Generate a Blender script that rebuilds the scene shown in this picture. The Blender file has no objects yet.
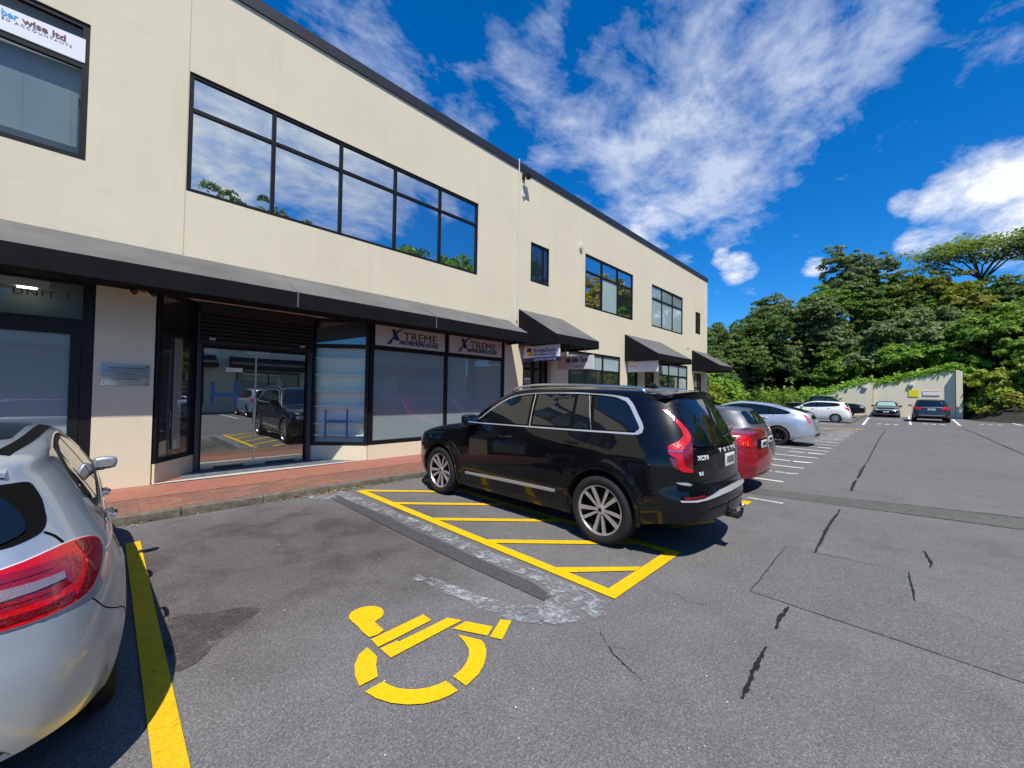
import bpy, bmesh, math, random
import numpy as np
from mathutils import Vector, Matrix
from mathutils.bvhtree import BVHTree
from mathutils.geometry import delaunay_2d_cdt

R = math.radians
scene = bpy.context.scene
COL = scene.collection

# ------------------------------------------------------------------ camera
cam_d = bpy.data.cameras.new('camera')
cam = bpy.data.objects.new('camera', cam_d); COL.objects.link(cam)
YAW, PITCH, ROLL = 0.775377670, 0.0225123928, 0.0154361602
fw = Vector((math.cos(YAW)*math.cos(PITCH), math.sin(YAW)*math.cos(PITCH), math.sin(PITCH)))
r0 = Vector((math.sin(YAW), -math.cos(YAW), 0)); u0 = r0.cross(fw)
rt = math.cos(ROLL)*r0 + math.sin(ROLL)*u0
up = -math.sin(ROLL)*r0 + math.cos(ROLL)*u0
mw = Matrix(((rt.x, up.x, -fw.x, 0), (rt.y, up.y, -fw.y, 0), (rt.z, up.z, -fw.z, 1.65), (0, 0, 0, 1)))
cam.matrix_world = mw
cam_d.sensor_width = 36; cam_d.lens = 397.75/1024*36
cam_d.clip_start = 0.05; cam_d.clip_end = 3000
scene.camera = cam

# ------------------------------------------------------------------ light
SUN_TO = Vector((-.34, -.463, 1.0)).normalized()      # towards the sun
sd = bpy.data.lights.new('sun', 'SUN'); sd.energy = 3.8; sd.angle = R(0.5); sd.color = (1.0, .93, .82)
so = bpy.data.objects.new('sun', sd); COL.objects.link(so)
so.rotation_euler = SUN_TO.to_track_quat('Z', 'Y').to_euler()

world = bpy.data.worlds.new('World'); scene.world = world
world.use_nodes = True
wt = world.node_tree; wt.nodes.clear()
def WN(t, **k):
    n = wt.nodes.new(t)
    for a, b in k.items(): setattr(n, a, b)
    return n
def WL(a, b): wt.links.new(a, b)
def wmath(op, a, b=None, c=None, clamp=False):
    n = WN('ShaderNodeMath', operation=op); n.use_clamp = clamp
    for i, v in enumerate((a, b, c)):
        if v is None: continue
        if isinstance(v, (int, float)): n.inputs[i].default_value = v
        else: WL(v, n.inputs[i])
    return n.outputs[0]
sky = WN('ShaderNodeTexSky', sky_type='NISHITA')
sky.sun_disc = False
sky.sun_elevation = math.asin(SUN_TO.z); sky.sun_rotation = math.atan2(SUN_TO.x, SUN_TO.y) % (2*math.pi)
sky.air_density = 1.0; sky.dust_density = 0.3; sky.ozone_density = 3.0; sky.altitude = 50
hs = WN('ShaderNodeHueSaturation'); hs.inputs['Saturation'].default_value = 1.15; hs.inputs['Value'].default_value = 1.0
gr = WN('ShaderNodeMixRGB'); gr.blend_type = 'MULTIPLY'; gr.inputs[0].default_value = 1; gr.inputs[2].default_value = (.44, .71, 1.03, 1)   # the deep polarised blue of this sky
WL(sky.outputs[0], gr.inputs[1]); WL(gr.outputs[0], hs.inputs['Color'])
tc = WN('ShaderNodeTexCoord')
nrm = WN('ShaderNodeVectorMath', operation='NORMALIZE'); WL(tc.outputs['Generated'], nrm.inputs[0])
sep = WN('ShaderNodeSeparateXYZ'); WL(nrm.outputs[0], sep.inputs[0])
zz = wmath('ADD', wmath('MAXIMUM', sep.outputs[2], 0.0), 0.16)
comb = WN('ShaderNodeCombineXYZ')
WL(wmath('DIVIDE', sep.outputs[0], zz), comb.inputs[0]); WL(wmath('DIVIDE', sep.outputs[1], zz), comb.inputs[1])
def noise(scale, detail, rough, dist=0.0, vec=None, stretch=None):
    mp = WN('ShaderNodeMapping'); WL(vec or comb.outputs[0], mp.inputs[0])
    if stretch: mp.inputs['Rotation'].default_value[2] = stretch[0]; mp.inputs['Scale'].default_value = (stretch[1], stretch[2], 1)
    n = WN('ShaderNodeTexNoise'); WL(mp.outputs[0], n.inputs['Vector'])
    n.inputs['Scale'].default_value = scale; n.inputs['Detail'].default_value = detail
    n.inputs['Roughness'].default_value = rough; n.inputs['Distortion'].default_value = dist
    return n.outputs['Fac']
def pix_dir(px, py, mirror=False):
    v = rt*(px-512) - up*(py-384) + fw*397.75
    v.normalize()
    if mirror: v.y = -v.y
    return v
# cloud fields: direction, angular radius, weight (directions of the clouds in the real sky)
BL = [((300, 15), .15, .46), ((395, 50), .13, .50), ((520, 35), .11, .46), ((450, 100), .10, .36),
      ((870, 15), .08, .60), ((800, 70), .14, .64), ((730, 40), .15, .56), ((700, 140), .17, .70), ((640, 60), .14, .50),
      ((660, 175), .15, .68), ((600, 205), .11, .50), ((585, 135), .11, .42), ((645, 222), .08, .62), ((550, 95), .08, .36),
      ((720, 205), .10, .46), ((850, 80), .07, .42), ((683, 240), .05, .3)]
SOLID = [((735, 267), .034, .78), ((722, 258), .022, .62), ((748, 270), .022, .62), ((1010, 188), .065, .86), ((968, 200), .055, .74), ((938, 208), .038, .62), ((918, 240), .030, .56), ((1050, 195), .09, .9),
         ((648, 222), .055, .62), ((905, 205), .024, .45), ((950, 226), .036, .60), ((815, 268), .020, .44), ((1005, 220), .055, .70)]
REF = [((215, 90), .20, .72), ((300, 120), .20, .74), ((235, 160), .10, .62), ((280, 175), .10, .60), ((330, 200), .12, .66), ((385, 190), .10, .52), ((365, 150), .13, .62), ((195, 180), .05, .5), ((440, 200), .07, .38),
       ((60, 60), .30, .5), ((670, 320), .10, .6)]
def field(blobs, mirror=False, soft=1.0):
    acc = None
    for (px, py), rad, w in blobs:
        d = pix_dir(px, py, mirror)
        dp = WN('ShaderNodeVectorMath', operation='DOT_PRODUCT'); WL(nrm.outputs[0], dp.inputs[0]); dp.inputs[1].default_value = d
        mr = WN('ShaderNodeMapRange'); mr.interpolation_type = 'SMOOTHSTEP'
        WL(dp.outputs['Value'], mr.inputs[0])
        mr.inputs[1].default_value = math.cos(rad*1.35); mr.inputs[2].default_value = math.cos(rad*.25)
        mr.inputs[3].default_value = 0; mr.inputs[4].default_value = w
        acc = mr.outputs[0] if acc is None else wmath('MAXIMUM', acc, mr.outputs[0])
    return acc
n_big = noise(2.2, 10, .62, .35)
n_wisp = noise(3.2, 9, .68, .5, stretch=(R(40), 1.0, 1.7))
n_fine = noise(7.5, 8, .6, .3)
tex = wmath('ADD', wmath('MULTIPLY', n_big, .5), wmath('ADD', wmath('MULTIPLY', n_wisp, .3), wmath('MULTIPLY', n_fine, .2)))
f_thin = field(BL)
f_sol = wmath('MAXIMUM', field(SOLID), field(REF, True))
def shape(f, gain, off, mx):
    # cloud amount = field pushed through noise
    a = wmath('ADD', f, wmath('MULTIPLY', wmath('SUBTRACT', tex, .5), gain))
    return wmath('MULTIPLY', wmath('MULTIPLY', wmath('SUBTRACT', a, off), 1/(1-off)*1.3, clamp=True), mx, clamp=True)
thin = shape(f_thin, 3.8, .24, .64)
sol = shape(f_sol, 3.0, .24, .97)
den = wmath('MAXIMUM', thin, sol)
# never a cloud where the fields are zero except faint haze
shade = wmath('MULTIPLY_ADD', n_fine, .45, .72)
cc = WN('ShaderNodeMixRGB'); cc.blend_type = 'MIX'
cc.inputs[1].default_value = (4.0, 4.6, 5.8, 1); cc.inputs[2].default_value = (6.4, 6.6, 6.9, 1)
WL(wmath('MULTIPLY', den, shade, clamp=True), cc.inputs[0])
mixc = WN('ShaderNodeMixRGB'); WL(den, mixc.inputs[0]); WL(hs.outputs[0], mixc.inputs[1]); WL(cc.outputs[0], mixc.inputs[2])
bg = WN('ShaderNodeBackground'); bg.inputs[1].default_value = .106
WL(mixc.outputs[0], bg.inputs[0])
wo = WN('ShaderNodeOutputWorld'); WL(bg.outputs[0], wo.inputs[0])

scene.view_settings.view_transform = 'Standard'
try: scene.view_settings.look = 'None'
except Exception: pass
scene.view_settings.gamma = 1.0
scene.view_settings.exposure = 0.60
scene.render.engine = 'CYCLES'
scene.cycles.use_denoising = True
scene.cycles.max_bounces = 6; scene.cycles.transparent_max_bounces = 8
scene.cycles.diffuse_bounces = 3; scene.cycles.glossy_bounces = 4
scene.cycles.caustics_reflective = False; scene.cycles.caustics_refractive = False
# ------------------------------------------------------------------ helpers
def tag(o, label=None, cat=None, group=None, kind=None):
    if label: o['label'] = label
    if cat: o['category'] = cat
    if group: o['group'] = group
    if kind: o['kind'] = kind
    return o
def empty(name, loc=(0, 0, 0), rz=0.0, label=None, cat=None, group=None, parent=None):
    o = bpy.data.objects.new(name, None); COL.objects.link(o)
    o.location = loc; o.rotation_euler = (0, 0, rz); o.empty_display_size = .2
    if parent: o.parent = parent
    return tag(o, label, cat, group)
def add(name, me, parent=None, mats=None, smooth=None):
    o = bpy.data.objects.new(name, me); COL.objects.link(o)
    if parent: o.parent = parent
    if mats is not None:
        for m in (mats if isinstance(mats, (list, tuple)) else [mats]): me.materials.append(m)
    if smooth is not None:
        me.polygons.foreach_set('use_smooth', [True]*len(me.polygons))
        me.set_sharp_from_angle(angle=R(smooth))
    return o
def bm_obj(name, bm, mats, parent=None, smooth=None):
    me = bpy.data.meshes.new(name); bm.to_mesh(me); bm.free()
    return add(name, me, parent, mats, smooth)
class MB:
    """mesh builder"""
    def __init__(s): s.v = []; s.f = []; s.mi = []
    def poly(s, pts, mi=0):
        b = len(s.v); s.v += [tuple(p) for p in pts]; s.f.append(tuple(range(b, b+len(pts)))); s.mi.append(mi); return s
    def box(s, x0, x1, y0, y1, z0, z1, mi=0):
        b = len(s.v)
        s.v += [(x, y, z) for z in (z0, z1) for y in (y0, y1) for x in (x0, x1)]
        for f in ((0, 2, 3, 1), (4, 5, 7, 6), (0, 1, 5, 4), (2, 6, 7, 3), (0, 4, 6, 2), (1, 3, 7, 5)):
            s.f.append(tuple(b+i for i in f)); s.mi.append(mi)
        return s
    def prism(s, pts, dz, mi=0):
        """polygon (list of 3D points) extruded by vector dz"""
        b = len(s.v); n = len(pts); d = Vector(dz)
        s.v += [tuple(p) for p in pts] + [tuple(Vector(p)+d) for p in pts]
        s.f.append(tuple(b+i for i in range(n))[::-1]); s.f.append(tuple(b+n+i for i in range(n)))
        for i in range(n): s.f.append((b+i, b+(i+1) % n, b+n+(i+1) % n, b+n+i))
        s.mi += [mi]*(n+2); return s
    def tube(s, pts, r, seg=8, mi=0, caps=True):
        rs = r if isinstance(r, (list, tuple)) else [r]*len(pts)
        P = [Vector(p) for p in pts]; rings = []; b = len(s.v)
        for i, p in enumerate(P):
            t = (P[min(i+1, len(P)-1)]-P[max(i-1, 0)]).normalized()
            a = t.orthogonal().normalized() if i == 0 else (prev - t*prev.dot(t)).normalized()
            prev = a; c = t.cross(a)
            for k in range(seg):
                th = 2*math.pi*k/seg; s.v.append(tuple(p+(a*math.cos(th)+c*math.sin(th))*rs[i]))
        for i in range(len(P)-1):
            for k in range(seg):
                s.f.append((b+i*seg+k, b+i*seg+(k+1) % seg, b+(i+1)*seg+(k+1) % seg, b+(i+1)*seg+k)); s.mi.append(mi)
        if caps:
            s.f.append(tuple(b+k for k in range(seg))[::-1]); s.f.append(tuple(b+(len(P)-1)*seg+k for k in range(seg))); s.mi += [mi, mi]
        return s
    def lathe(s, prof, seg=40, mi=0, axis='y'):
        """profile [(r, a)] revolved about axis through origin"""
        b = len(s.v); n = len(prof)
        for k in range(seg):
            th = 2*math.pi*k/seg
            for r, a in prof:
                s.v.append((r*math.cos(th), a, r*math.sin(th)) if axis == 'y' else (r*math.cos(th), r*math.sin(th), a))
        for k in range(seg):
            for i in range(n-1):
                k2 = (k+1) % seg
                s.f.append((b+k*n+i, b+k*n+i+1, b+k2*n+i+1, b+k2*n+i)); s.mi.append(mi)
        return s
    def mesh(s, name):
        me = bpy.data.meshes.new(name); me.from_pydata(s.v, [], s.f)
        me.polygons.foreach_set('material_index', s.mi); me.update()
        bm = bmesh.new(); bm.from_mesh(me); bmesh.ops.recalc_face_normals(bm, faces=bm.faces); bm.to_mesh(me); bm.free()
        return me
    def build(s, name, mats, parent=None, smooth=None, bevel=0.0):
        me = s.mesh(name)
        if bevel:
            bm = bmesh.new(); bm.from_mesh(me)
            bmesh.ops.bevel(bm, geom=[e for e in bm.edges if len(e.link_faces) == 2 and e.calc_face_angle(0) > .5], offset=bevel, segments=2, affect='EDGES', profile=.6)
            bm.to_mesh(me); bm.free(); smooth = smooth or 40
        return add(name, me, parent, mats, smooth)
def copy_tree(o, parent=None):
    c = o.copy(); COL.objects.link(c)
    if parent: c.parent = parent
    for ch in list(o.children): copy_tree(ch, c)
    return c
def pchip(xs, ys, x):
    xs = np.asarray(xs, float); ys = np.asarray(ys, float); x = np.clip(np.asarray(x, float), xs[0], xs[-1])
    h = np.diff(xs); d = np.diff(ys)/h; m = np.zeros_like(xs)
    if len(xs) > 2:
        w1 = 2*h[1:]+h[:-1]; w2 = h[1:]+2*h[:-1]
        ok = d[:-1]*d[1:] > 0
        with np.errstate(divide='ignore', invalid='ignore'):
            mm = np.where(ok, (w1+w2)/(w1/d[:-1]+w2/d[1:]), 0)
        m[1:-1] = mm
    m[0] = d[0]; m[-1] = d[-1]
    i = np.clip(np.searchsorted(xs, x, side='right')-1, 0, len(xs)-2)
    t = (x-xs[i])/h[i]
    return ys[i]*(2*t**3-3*t**2+1)+h[i]*m[i]*(t**3-2*t**2+t)+ys[i+1]*(-2*t**3+3*t**2)+h[i]*m[i+1]*(t**3-t**2)

# ------------------------------------------------------------------ materials
def mat(name, col=(.5, .5, .5), rough=.5, metal=0.0, spec=.5, coat=0.0, emis=None, emis_s=1.0, alpha=1.0, trans=0.0, coat_rough=.03):
    m = bpy.data.materials.new(name); m.use_nodes = True
    b = m.node_tree.nodes['Principled BSDF']
    b.inputs['Base Color'].default_value = (*col, 1); b.inputs['Roughness'].default_value = rough
    b.inputs['Metallic'].default_value = metal; b.inputs['Specular IOR Level'].default_value = spec
    b.inputs['Coat Weight'].default_value = coat; b.inputs['Coat Roughness'].default_value = coat_rough
    b.inputs['Transmission Weight'].default_value = trans
    if emis: b.inputs['Emission Color'].default_value = (*emis, 1); b.inputs['Emission Strength'].default_value = emis_s
    return m
def N(m, t, **k):
    n = m.node_tree.nodes.new(t)
    for a, b in k.items(): setattr(n, a, b)
    return n
def L(m, a, b): m.node_tree.links.new(a, b)
def bsdf(m): return m.node_tree.nodes['Principled BSDF']
def mnoise(m, scale, detail=4, rough=.6, coord='Object', sc=None, dist=0.0):
    t = N(m, 'ShaderNodeTexCoord'); src = t.outputs[coord]
    if coord == 'World':
        pass
    if sc:
        mp = N(m, 'ShaderNodeMapping'); L(m, src, mp.inputs[0]); mp.inputs['Scale'].default_value = sc; src = mp.outputs[0]
    n = N(m, 'ShaderNodeTexNoise'); L(m, src, n.inputs['Vector'])
    n.inputs['Scale'].default_value = scale; n.inputs['Detail'].default_value = detail; n.inputs['Roughness'].default_value = rough
    n.inputs['Distortion'].default_value = dist
    return n.outputs['Fac']
def ramp(m, fac, stops):
    r = N(m, 'ShaderNodeValToRGB'); L(m, fac, r.inputs[0])
    e = r.color_ramp.elements
    while len(e) < len(stops): e.new(.5)
    for i, (p, c) in enumerate(stops):
        e[i].position = p; e[i].color = (*c, 1) if len(c) == 3 else c
    return r.outputs[0]
def mixc(m, fac, a, b, blend='MIX'):
    n = N(m, 'ShaderNodeMixRGB'); n.blend_type = blend
    for i, v in ((0, fac), (1, a), (2, b)):
        if isinstance(v, (int, float)): n.inputs[i].default_value = v
        elif isinstance(v, tuple): n.inputs[i].default_value = (*v, 1) if len(v) == 3 else v
        else: L(m, v, n.inputs[i])
    return n.outputs[0]
def bump(m, h, strength=.3, dist=.01):
    b = N(m, 'ShaderNodeBump'); b.inputs['Strength'].default_value = strength; b.inputs['Distance'].default_value = dist
    L(m, h, b.inputs['Height']); L(m, b.outputs[0], bsdf(m).inputs['Normal']); return b
def vary(m, scale, amt, detail=5, coord='Object', sc=None):
    """multiply base colour by a noise of +-amt"""
    c = bsdf(m).inputs['Base Color'].default_value[:3]
    f = mnoise(m, scale, detail, coord=coord, sc=sc)
    lo = tuple(x*(1-amt) for x in c); hi = tuple(min(1, x*(1+amt)) for x in c)
    o = ramp(m, f, [(.3, lo), (.7, hi)]); L(m, o, bsdf(m).inputs['Base Color']); return o
M = {}
def paint(name, col, metal=0.0, rough=.35, coat=1.0, flake=False):
    m = mat(name, col, rough, metal, .5 if metal > .2 else .08, coat, coat_rough=.015)
    # very slight dust film and orange peel
    f = mnoise(m, 3.0, 6)
    L(m, ramp(m, f, [(.35, (rough-.04,)*3), (.75, (rough+.08,)*3)]), bsdf(m).inputs['Roughness'])
    return m
M['black_paint'] = paint('black_paint', (.003, .0035, .005), 0.0, .3, .8)
M['silver_paint'] = paint('silver_paint', (.46, .53, .60), .6, .38)
M['red_paint'] = paint('red_paint', (.36, .008, .022), .45, .38)
M['grey_paint'] = paint('grey_paint', (.075, .09, .105), .25, .42, .6)
M['pale_silver_paint'] = paint('pale_silver_paint', (.50, .55, .62), .55, .36)
M['white_paint'] = paint('white_paint', (.72, .73, .74), 0, .35)
M['dark_blue_paint'] = paint('dark_blue_paint', (.03, .035, .05), .4, .3)
M['charcoal_paint'] = paint('charcoal_paint', (.035, .037, .042), .4, .3)
M['black_plastic'] = mat('black_plastic', (.012, .012, .013), .55); vary(M['black_plastic'], 30, .3)
M['gap'] = mat('gap', (.004, .004, .004), .9, spec=.1)
M['car_glass'] = mat('car_glass', (.006, .008, .009), .03, 0, .9, 0)
M['car_glass_clear'] = mat('car_glass_clear', (.02, .028, .026), .03, 0, .9, 0)
M['screen_shade'] = mat('screen_shade', (.35, .55, .55), .2, .2, .8, .5)
M['rubber'] = mat('rubber', (.018, .018, .019), .75, spec=.3); bump(M['rubber'], mnoise(M['rubber'], 60), .3, .004)
M['chrome'] = mat('chrome', (.80, .81, .83), .14, 1.0)
M['satin'] = mat('satin', (.52, .54, .58), .35, .6)
M['machined'] = mat('machined', (.60, .61, .63), .34, .75)
M['silver_trim'] = mat('silver_trim', (.58, .60, .64), .3, .45)
M['rim_dark'] = mat('rim_dark', (.015, .015, .017), .35, .3)
M['rim_silver'] = mat('rim_silver', (.45, .46, .48), .35, .9)
M['red_lamp'] = mat('red_lamp', (.52, .004, .010), .18, 0, .5, .6)
M['dark_red_lamp'] = mat('dark_red_lamp', (.14, .003, .008), .1, 0, .7, 1.0)
M['mid_red_lamp'] = mat('mid_red_lamp', (.26, .003, .010), .12, 0, .6, 1.0)
M['orange_lamp'] = mat('orange_lamp', (.80, .12, .01), .15, 0, .7, 1.0)
M['pink_lamp'] = mat('pink_lamp', (.55, .16, .22), .12, .2, .7, 1.0)
M['clear_lamp'] = mat('clear_lamp', (.55, .57, .6), .12, .5, .8, 1.0)
M['ribbed_lamp'] = mat('ribbed_lamp', (.38, .30, .32), .25, .5, .8, 1.0)
M['badge'] = mat('badge', (.75, .76, .78), .4, .2)
M['plate'] = mat('plate', (.72, .73, .72), .45)
M['ink'] = mat('ink', (.02, .02, .025), .6)
for k, sc in (('red_lamp', 60), ('dark_red_lamp', 90), ('mid_red_lamp', 150), ('ribbed_lamp', 160)):
    f = N(M[k], 'ShaderNodeTexVoronoi'); t = N(M[k], 'ShaderNodeTexCoord'); L(M[k], t.outputs['Object'], f.inputs['Vector']); f.inputs['Scale'].default_value = sc
    b = N(M[k], 'ShaderNodeBump'); b.inputs['Strength'].default_value = .25; b.inputs['Distance'].default_value = .004
    L(M[k], f.outputs['Distance'], b.inputs['Height']); L(M[k], b.outputs[0], bsdf(M[k]).inputs['Normal'])

# ------------------------------------------------------------------ text
def text_mesh(s, size=1.0, ext=.002, shear=0.0, bold=0.0, spacing=1.0, align='LEFT', wid=1.0):
    cu = bpy.data.curves.new('text', 'FONT'); cu.body = s; cu.size = size; cu.extrude = ext; cu.shear = shear; cu.offset = bold
    cu.space_character = spacing; cu.align_x = align; cu.resolution_u = 3
    o = bpy.data.objects.new('text', cu); COL.objects.link(o)
    dg = bpy.context.evaluated_depsgraph_get(); dg.update()
    me = bpy.data.meshes.new_from_object(o.evaluated_get(dg))
    bpy.data.objects.remove(o); bpy.data.curves.remove(cu)
    if wid != 1.0: me.transform(Matrix.Diagonal((wid, 1, 1, 1)))
    return me
def text(name, s, m, loc, rot, parent=None, **k):
    me = text_mesh(s, **k); me.materials.clear()
    o = add(name, me, parent, m); o.location = loc; o.rotation_euler = rot; return o
# ------------------------------------------------------------------ car bodies
def body_surface(S):
    """S: dict of silhouettes. returns half-grid of points [NU][NV] and ring meta"""
    xr = lambda z: pchip(*zip(*S['rear']), z); xf = lambda z: pchip(*zip(*S['front']), z)
    XR = min(p[1] for p in S['rear']); XF = max(p[1] for p in S['front']); Lg = XF-XR
    T = lambda x: pchip(*zip(*S['top']), x)
    ZB = lambda x: pchip(*zip(*S['bot']), x)
    SO = lambda z: pchip(*zip(*S['side']), z)
    CR = lambda x: pchip(*zip(*S['cap']), x)
    TP = lambda x: pchip(*zip(*S['taper']), x)
    nu = S.get('nu', 120)
    t = np.linspace(0, 1, nu); u = .5-.5*np.cos(np.pi*t); u = .55*u+.45*t
    ns, nc = S.get('ns', 30), S.get('nc', 12)
    W = S['W']; n = S.get('capn', 3.0)
    rows = []
    for uu in u:
        # top height by fixed point
        z = 1.0
        for _ in range(60):
            x = xr(z)*(1-uu)+xf(z)*uu; z = .5*z+.5*float(T(x))
        zt = z; xn = XR+uu*Lg
        dr, df = uu*Lg, (1-uu)*Lg
        def corner(d, rx, ry):
            if d >= rx: return 0.0
            q = 1-d/rx; return ry*(1-(1-q**2.4)**(1/2.4))
        P = W*float(TP(xn)) - corner(dr, *S['rc']) - corner(df, *S['fc'])
        zb = float(ZB(xn)); r = min(float(CR(xn)), (zt-zb)*.5); ze = zt-r
        def side(zv):
            y = P+SO(zv)
            for (wx, wz, wr, fl) in S.get('flare', []):
                xx = xr(zv)*(1-uu)+xf(zv)*uu
                d = np.hypot(xx-wx, zv-wz); y = y+fl*np.exp(-((d-wr)/.07)**2)*np.where(d > wr, 1, 1)*(zv < 1.0)
            return np.maximum(y, .05)
        zs = np.linspace(zb, ze, ns); ys = side(zs)
        # round the sill corner
        ye = ys[-1]
        th = np.linspace(0, math.pi/2, nc+1)[1:]
        zc = ze+r*np.sin(th)**(2/n); yc = ye*np.cos(th)**(2/n); yc[-1] = 0
        zz_ = np.concatenate([[zb, zb], zs, zc]); yy = np.concatenate([[0, ys[0]*.9], ys, yc])
        xx = np.array([xr(a)*(1-uu)+xf(a)*uu for a in zz_]).ravel()
        bow = S.get('bow', .05)
        endw = max(0, 1-dr/.6)**2; fndw = max(0, 1-df/.8)**2
        b = 1-np.clip(yy/max(.3, W), 0, 1)**2
        xx = xx - endw*bow*b + fndw*S.get('fbow', .08)*b
        rows.append(np.stack([xx, yy, zz_], 1))
    return np.array(rows)
def body_mesh(S):
    G = body_surface(S); nu, nv, _ = G.shape
    verts = []; faces = []
    idx = np.zeros((2, nu, nv), int)
    for i in range(nu):
        for j in range(nv):
            idx[0, i, j] = len(verts); verts.append(tuple(G[i, j]))
            if j in (0, nv-1): idx[1, i, j] = idx[0, i, j]
            else: idx[1, i, j] = len(verts); verts.append((G[i, j, 0], -G[i, j, 1], G[i, j, 2]))
    for i in range(nu-1):
        for j in range(nv-1):
            for s in (0, 1):
                q = [idx[s, i, j], idx[s, i+1, j], idx[s, i+1, j+1], idx[s, i, j+1]]
                q2 = list(dict.fromkeys(q))
                if s: q2 = q2[::-1]
                faces.append(q2)
    # end caps
    W = S['W']; XR0 = G[0, 0, 0]
    for i, sg in ((0, -1), (nu-1, 1)):
        K = 16; prev = None
        for j in range(1, nv):
            if j == nv-1: row = [idx[0, i, j]]*(K+1)
            else:
                row = [idx[0, i, j]]
                for k in range(1, K):
                    tt = 1-2*k/K
                    y = G[i, j, 1]*tt
                    bw = (S.get('bow', .05) if sg < 0 else S.get('fbow', .08))
                    add_b = bw*((1-(y/W)**2)-(1-(G[i, j, 1]/W)**2))
                    row.append(len(verts)); verts.append((G[i, j, 0]+sg*add_b, y, G[i, j, 2]))
                row.append(idx[1, i, j])
            if prev is not None:
                for k in range(K):
                    q = list(dict.fromkeys([prev[k], prev[k+1], row[k+1], row[k]]))
                    if len(q) >= 3: faces.append(q if sg > 0 else q[::-1])
            else:
                q = list(dict.fromkeys([idx[0, i, 0]]+row)); faces.append(q if sg < 0 else q[::-1])
            prev = row
    me = bpy.data.meshes.new('body'); me.from_pydata([tuple(map(float, v)) for v in verts], [], [tuple(int(a) for a in f) for f in faces])
    bm = bmesh.new(); bm.from_mesh(me); bmesh.ops.remove_doubles(bm, verts=bm.verts, dist=1e-5)
    bmesh.ops.recalc_face_normals(bm, faces=bm.faces); bm.to_mesh(me); bm.free()
    return me
def boolean_cut(o, cutters):
    for c in cutters:
        md = o.modifiers.new('b', 'BOOLEAN'); md.operation = 'DIFFERENCE'; md.object = c; md.solver = 'EXACT'
        md.material_mode = 'TRANSFER'
    dg = bpy.context.evaluated_depsgraph_get(); dg.update()
    me = bpy.data.meshes.new_from_object(o.evaluated_get(dg)); o.modifiers.clear(); old = o.data; o.data = me; me.name = 'body'
    bpy.data.meshes.remove(old)
    for c in cutters: d = c.data; bpy.data.objects.remove(c); bpy.data.meshes.remove(d)
def rnd(poly, r, n=4):
    """round the corners of a polygon; r number or list"""
    out = []; m = len(poly); P = [Vector(p) for p in poly]
    for i in range(m):
        a, b, c = P[i-1], P[i], P[(i+1) % m]
        rr = r[i] if isinstance(r, (list, tuple)) else r
        rr = min(rr, (a-b).length*.45, (c-b).length*.45)
        if rr < 1e-4: out.append(tuple(b)); continue
        p0 = b+(a-b).normalized()*rr; p1 = b+(c-b).normalized()*rr
        for k in range(n+1):
            t = k/n; out.append(tuple(p0*(1-t)**2+b*2*t*(1-t)+p1*t*t))
    return out
def spl(pts, n=8, closed=False):
    """catmull-rom through points"""
    P = [Vector(p) for p in pts]; out = []; m = len(P)
    rng = range(m) if closed else range(m-1)
    for i in rng:
        p1, p2 = P[i], P[(i+1) % m]
        p0 = P[i-1] if (closed or i > 0) else p1*2-p2
        p3 = P[(i+2) % m] if (closed or i+2 < m) else p2*2-p1
        for k in range(n):
            t = k/n
            out.append(tuple(.5*((2*p1)+(p2-p0)*t+(2*p0-5*p1+4*p2-p3)*t*t+(3*p1-p0-3*p2+p3)*t**3)))
    if not closed: out.append(tuple(P[-1]))
    return out
def strip(line, w):
    """2D polyline to polygon band"""
    P = [Vector(p) for p in line]; lft = []; rgt = []
    ws = w if isinstance(w, (list, tuple)) else [w]*len(P)
    for i, p in enumerate(P):
        d = (P[min(i+1, len(P)-1)]-P[max(i-1, 0)]).normalized(); nn = Vector((-d.y, d.x))
        lft.append(tuple(p+nn*ws[i]/2)); rgt.append(tuple(p-nn*ws[i]/2))
    return lft+rgt[::-1]
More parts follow.
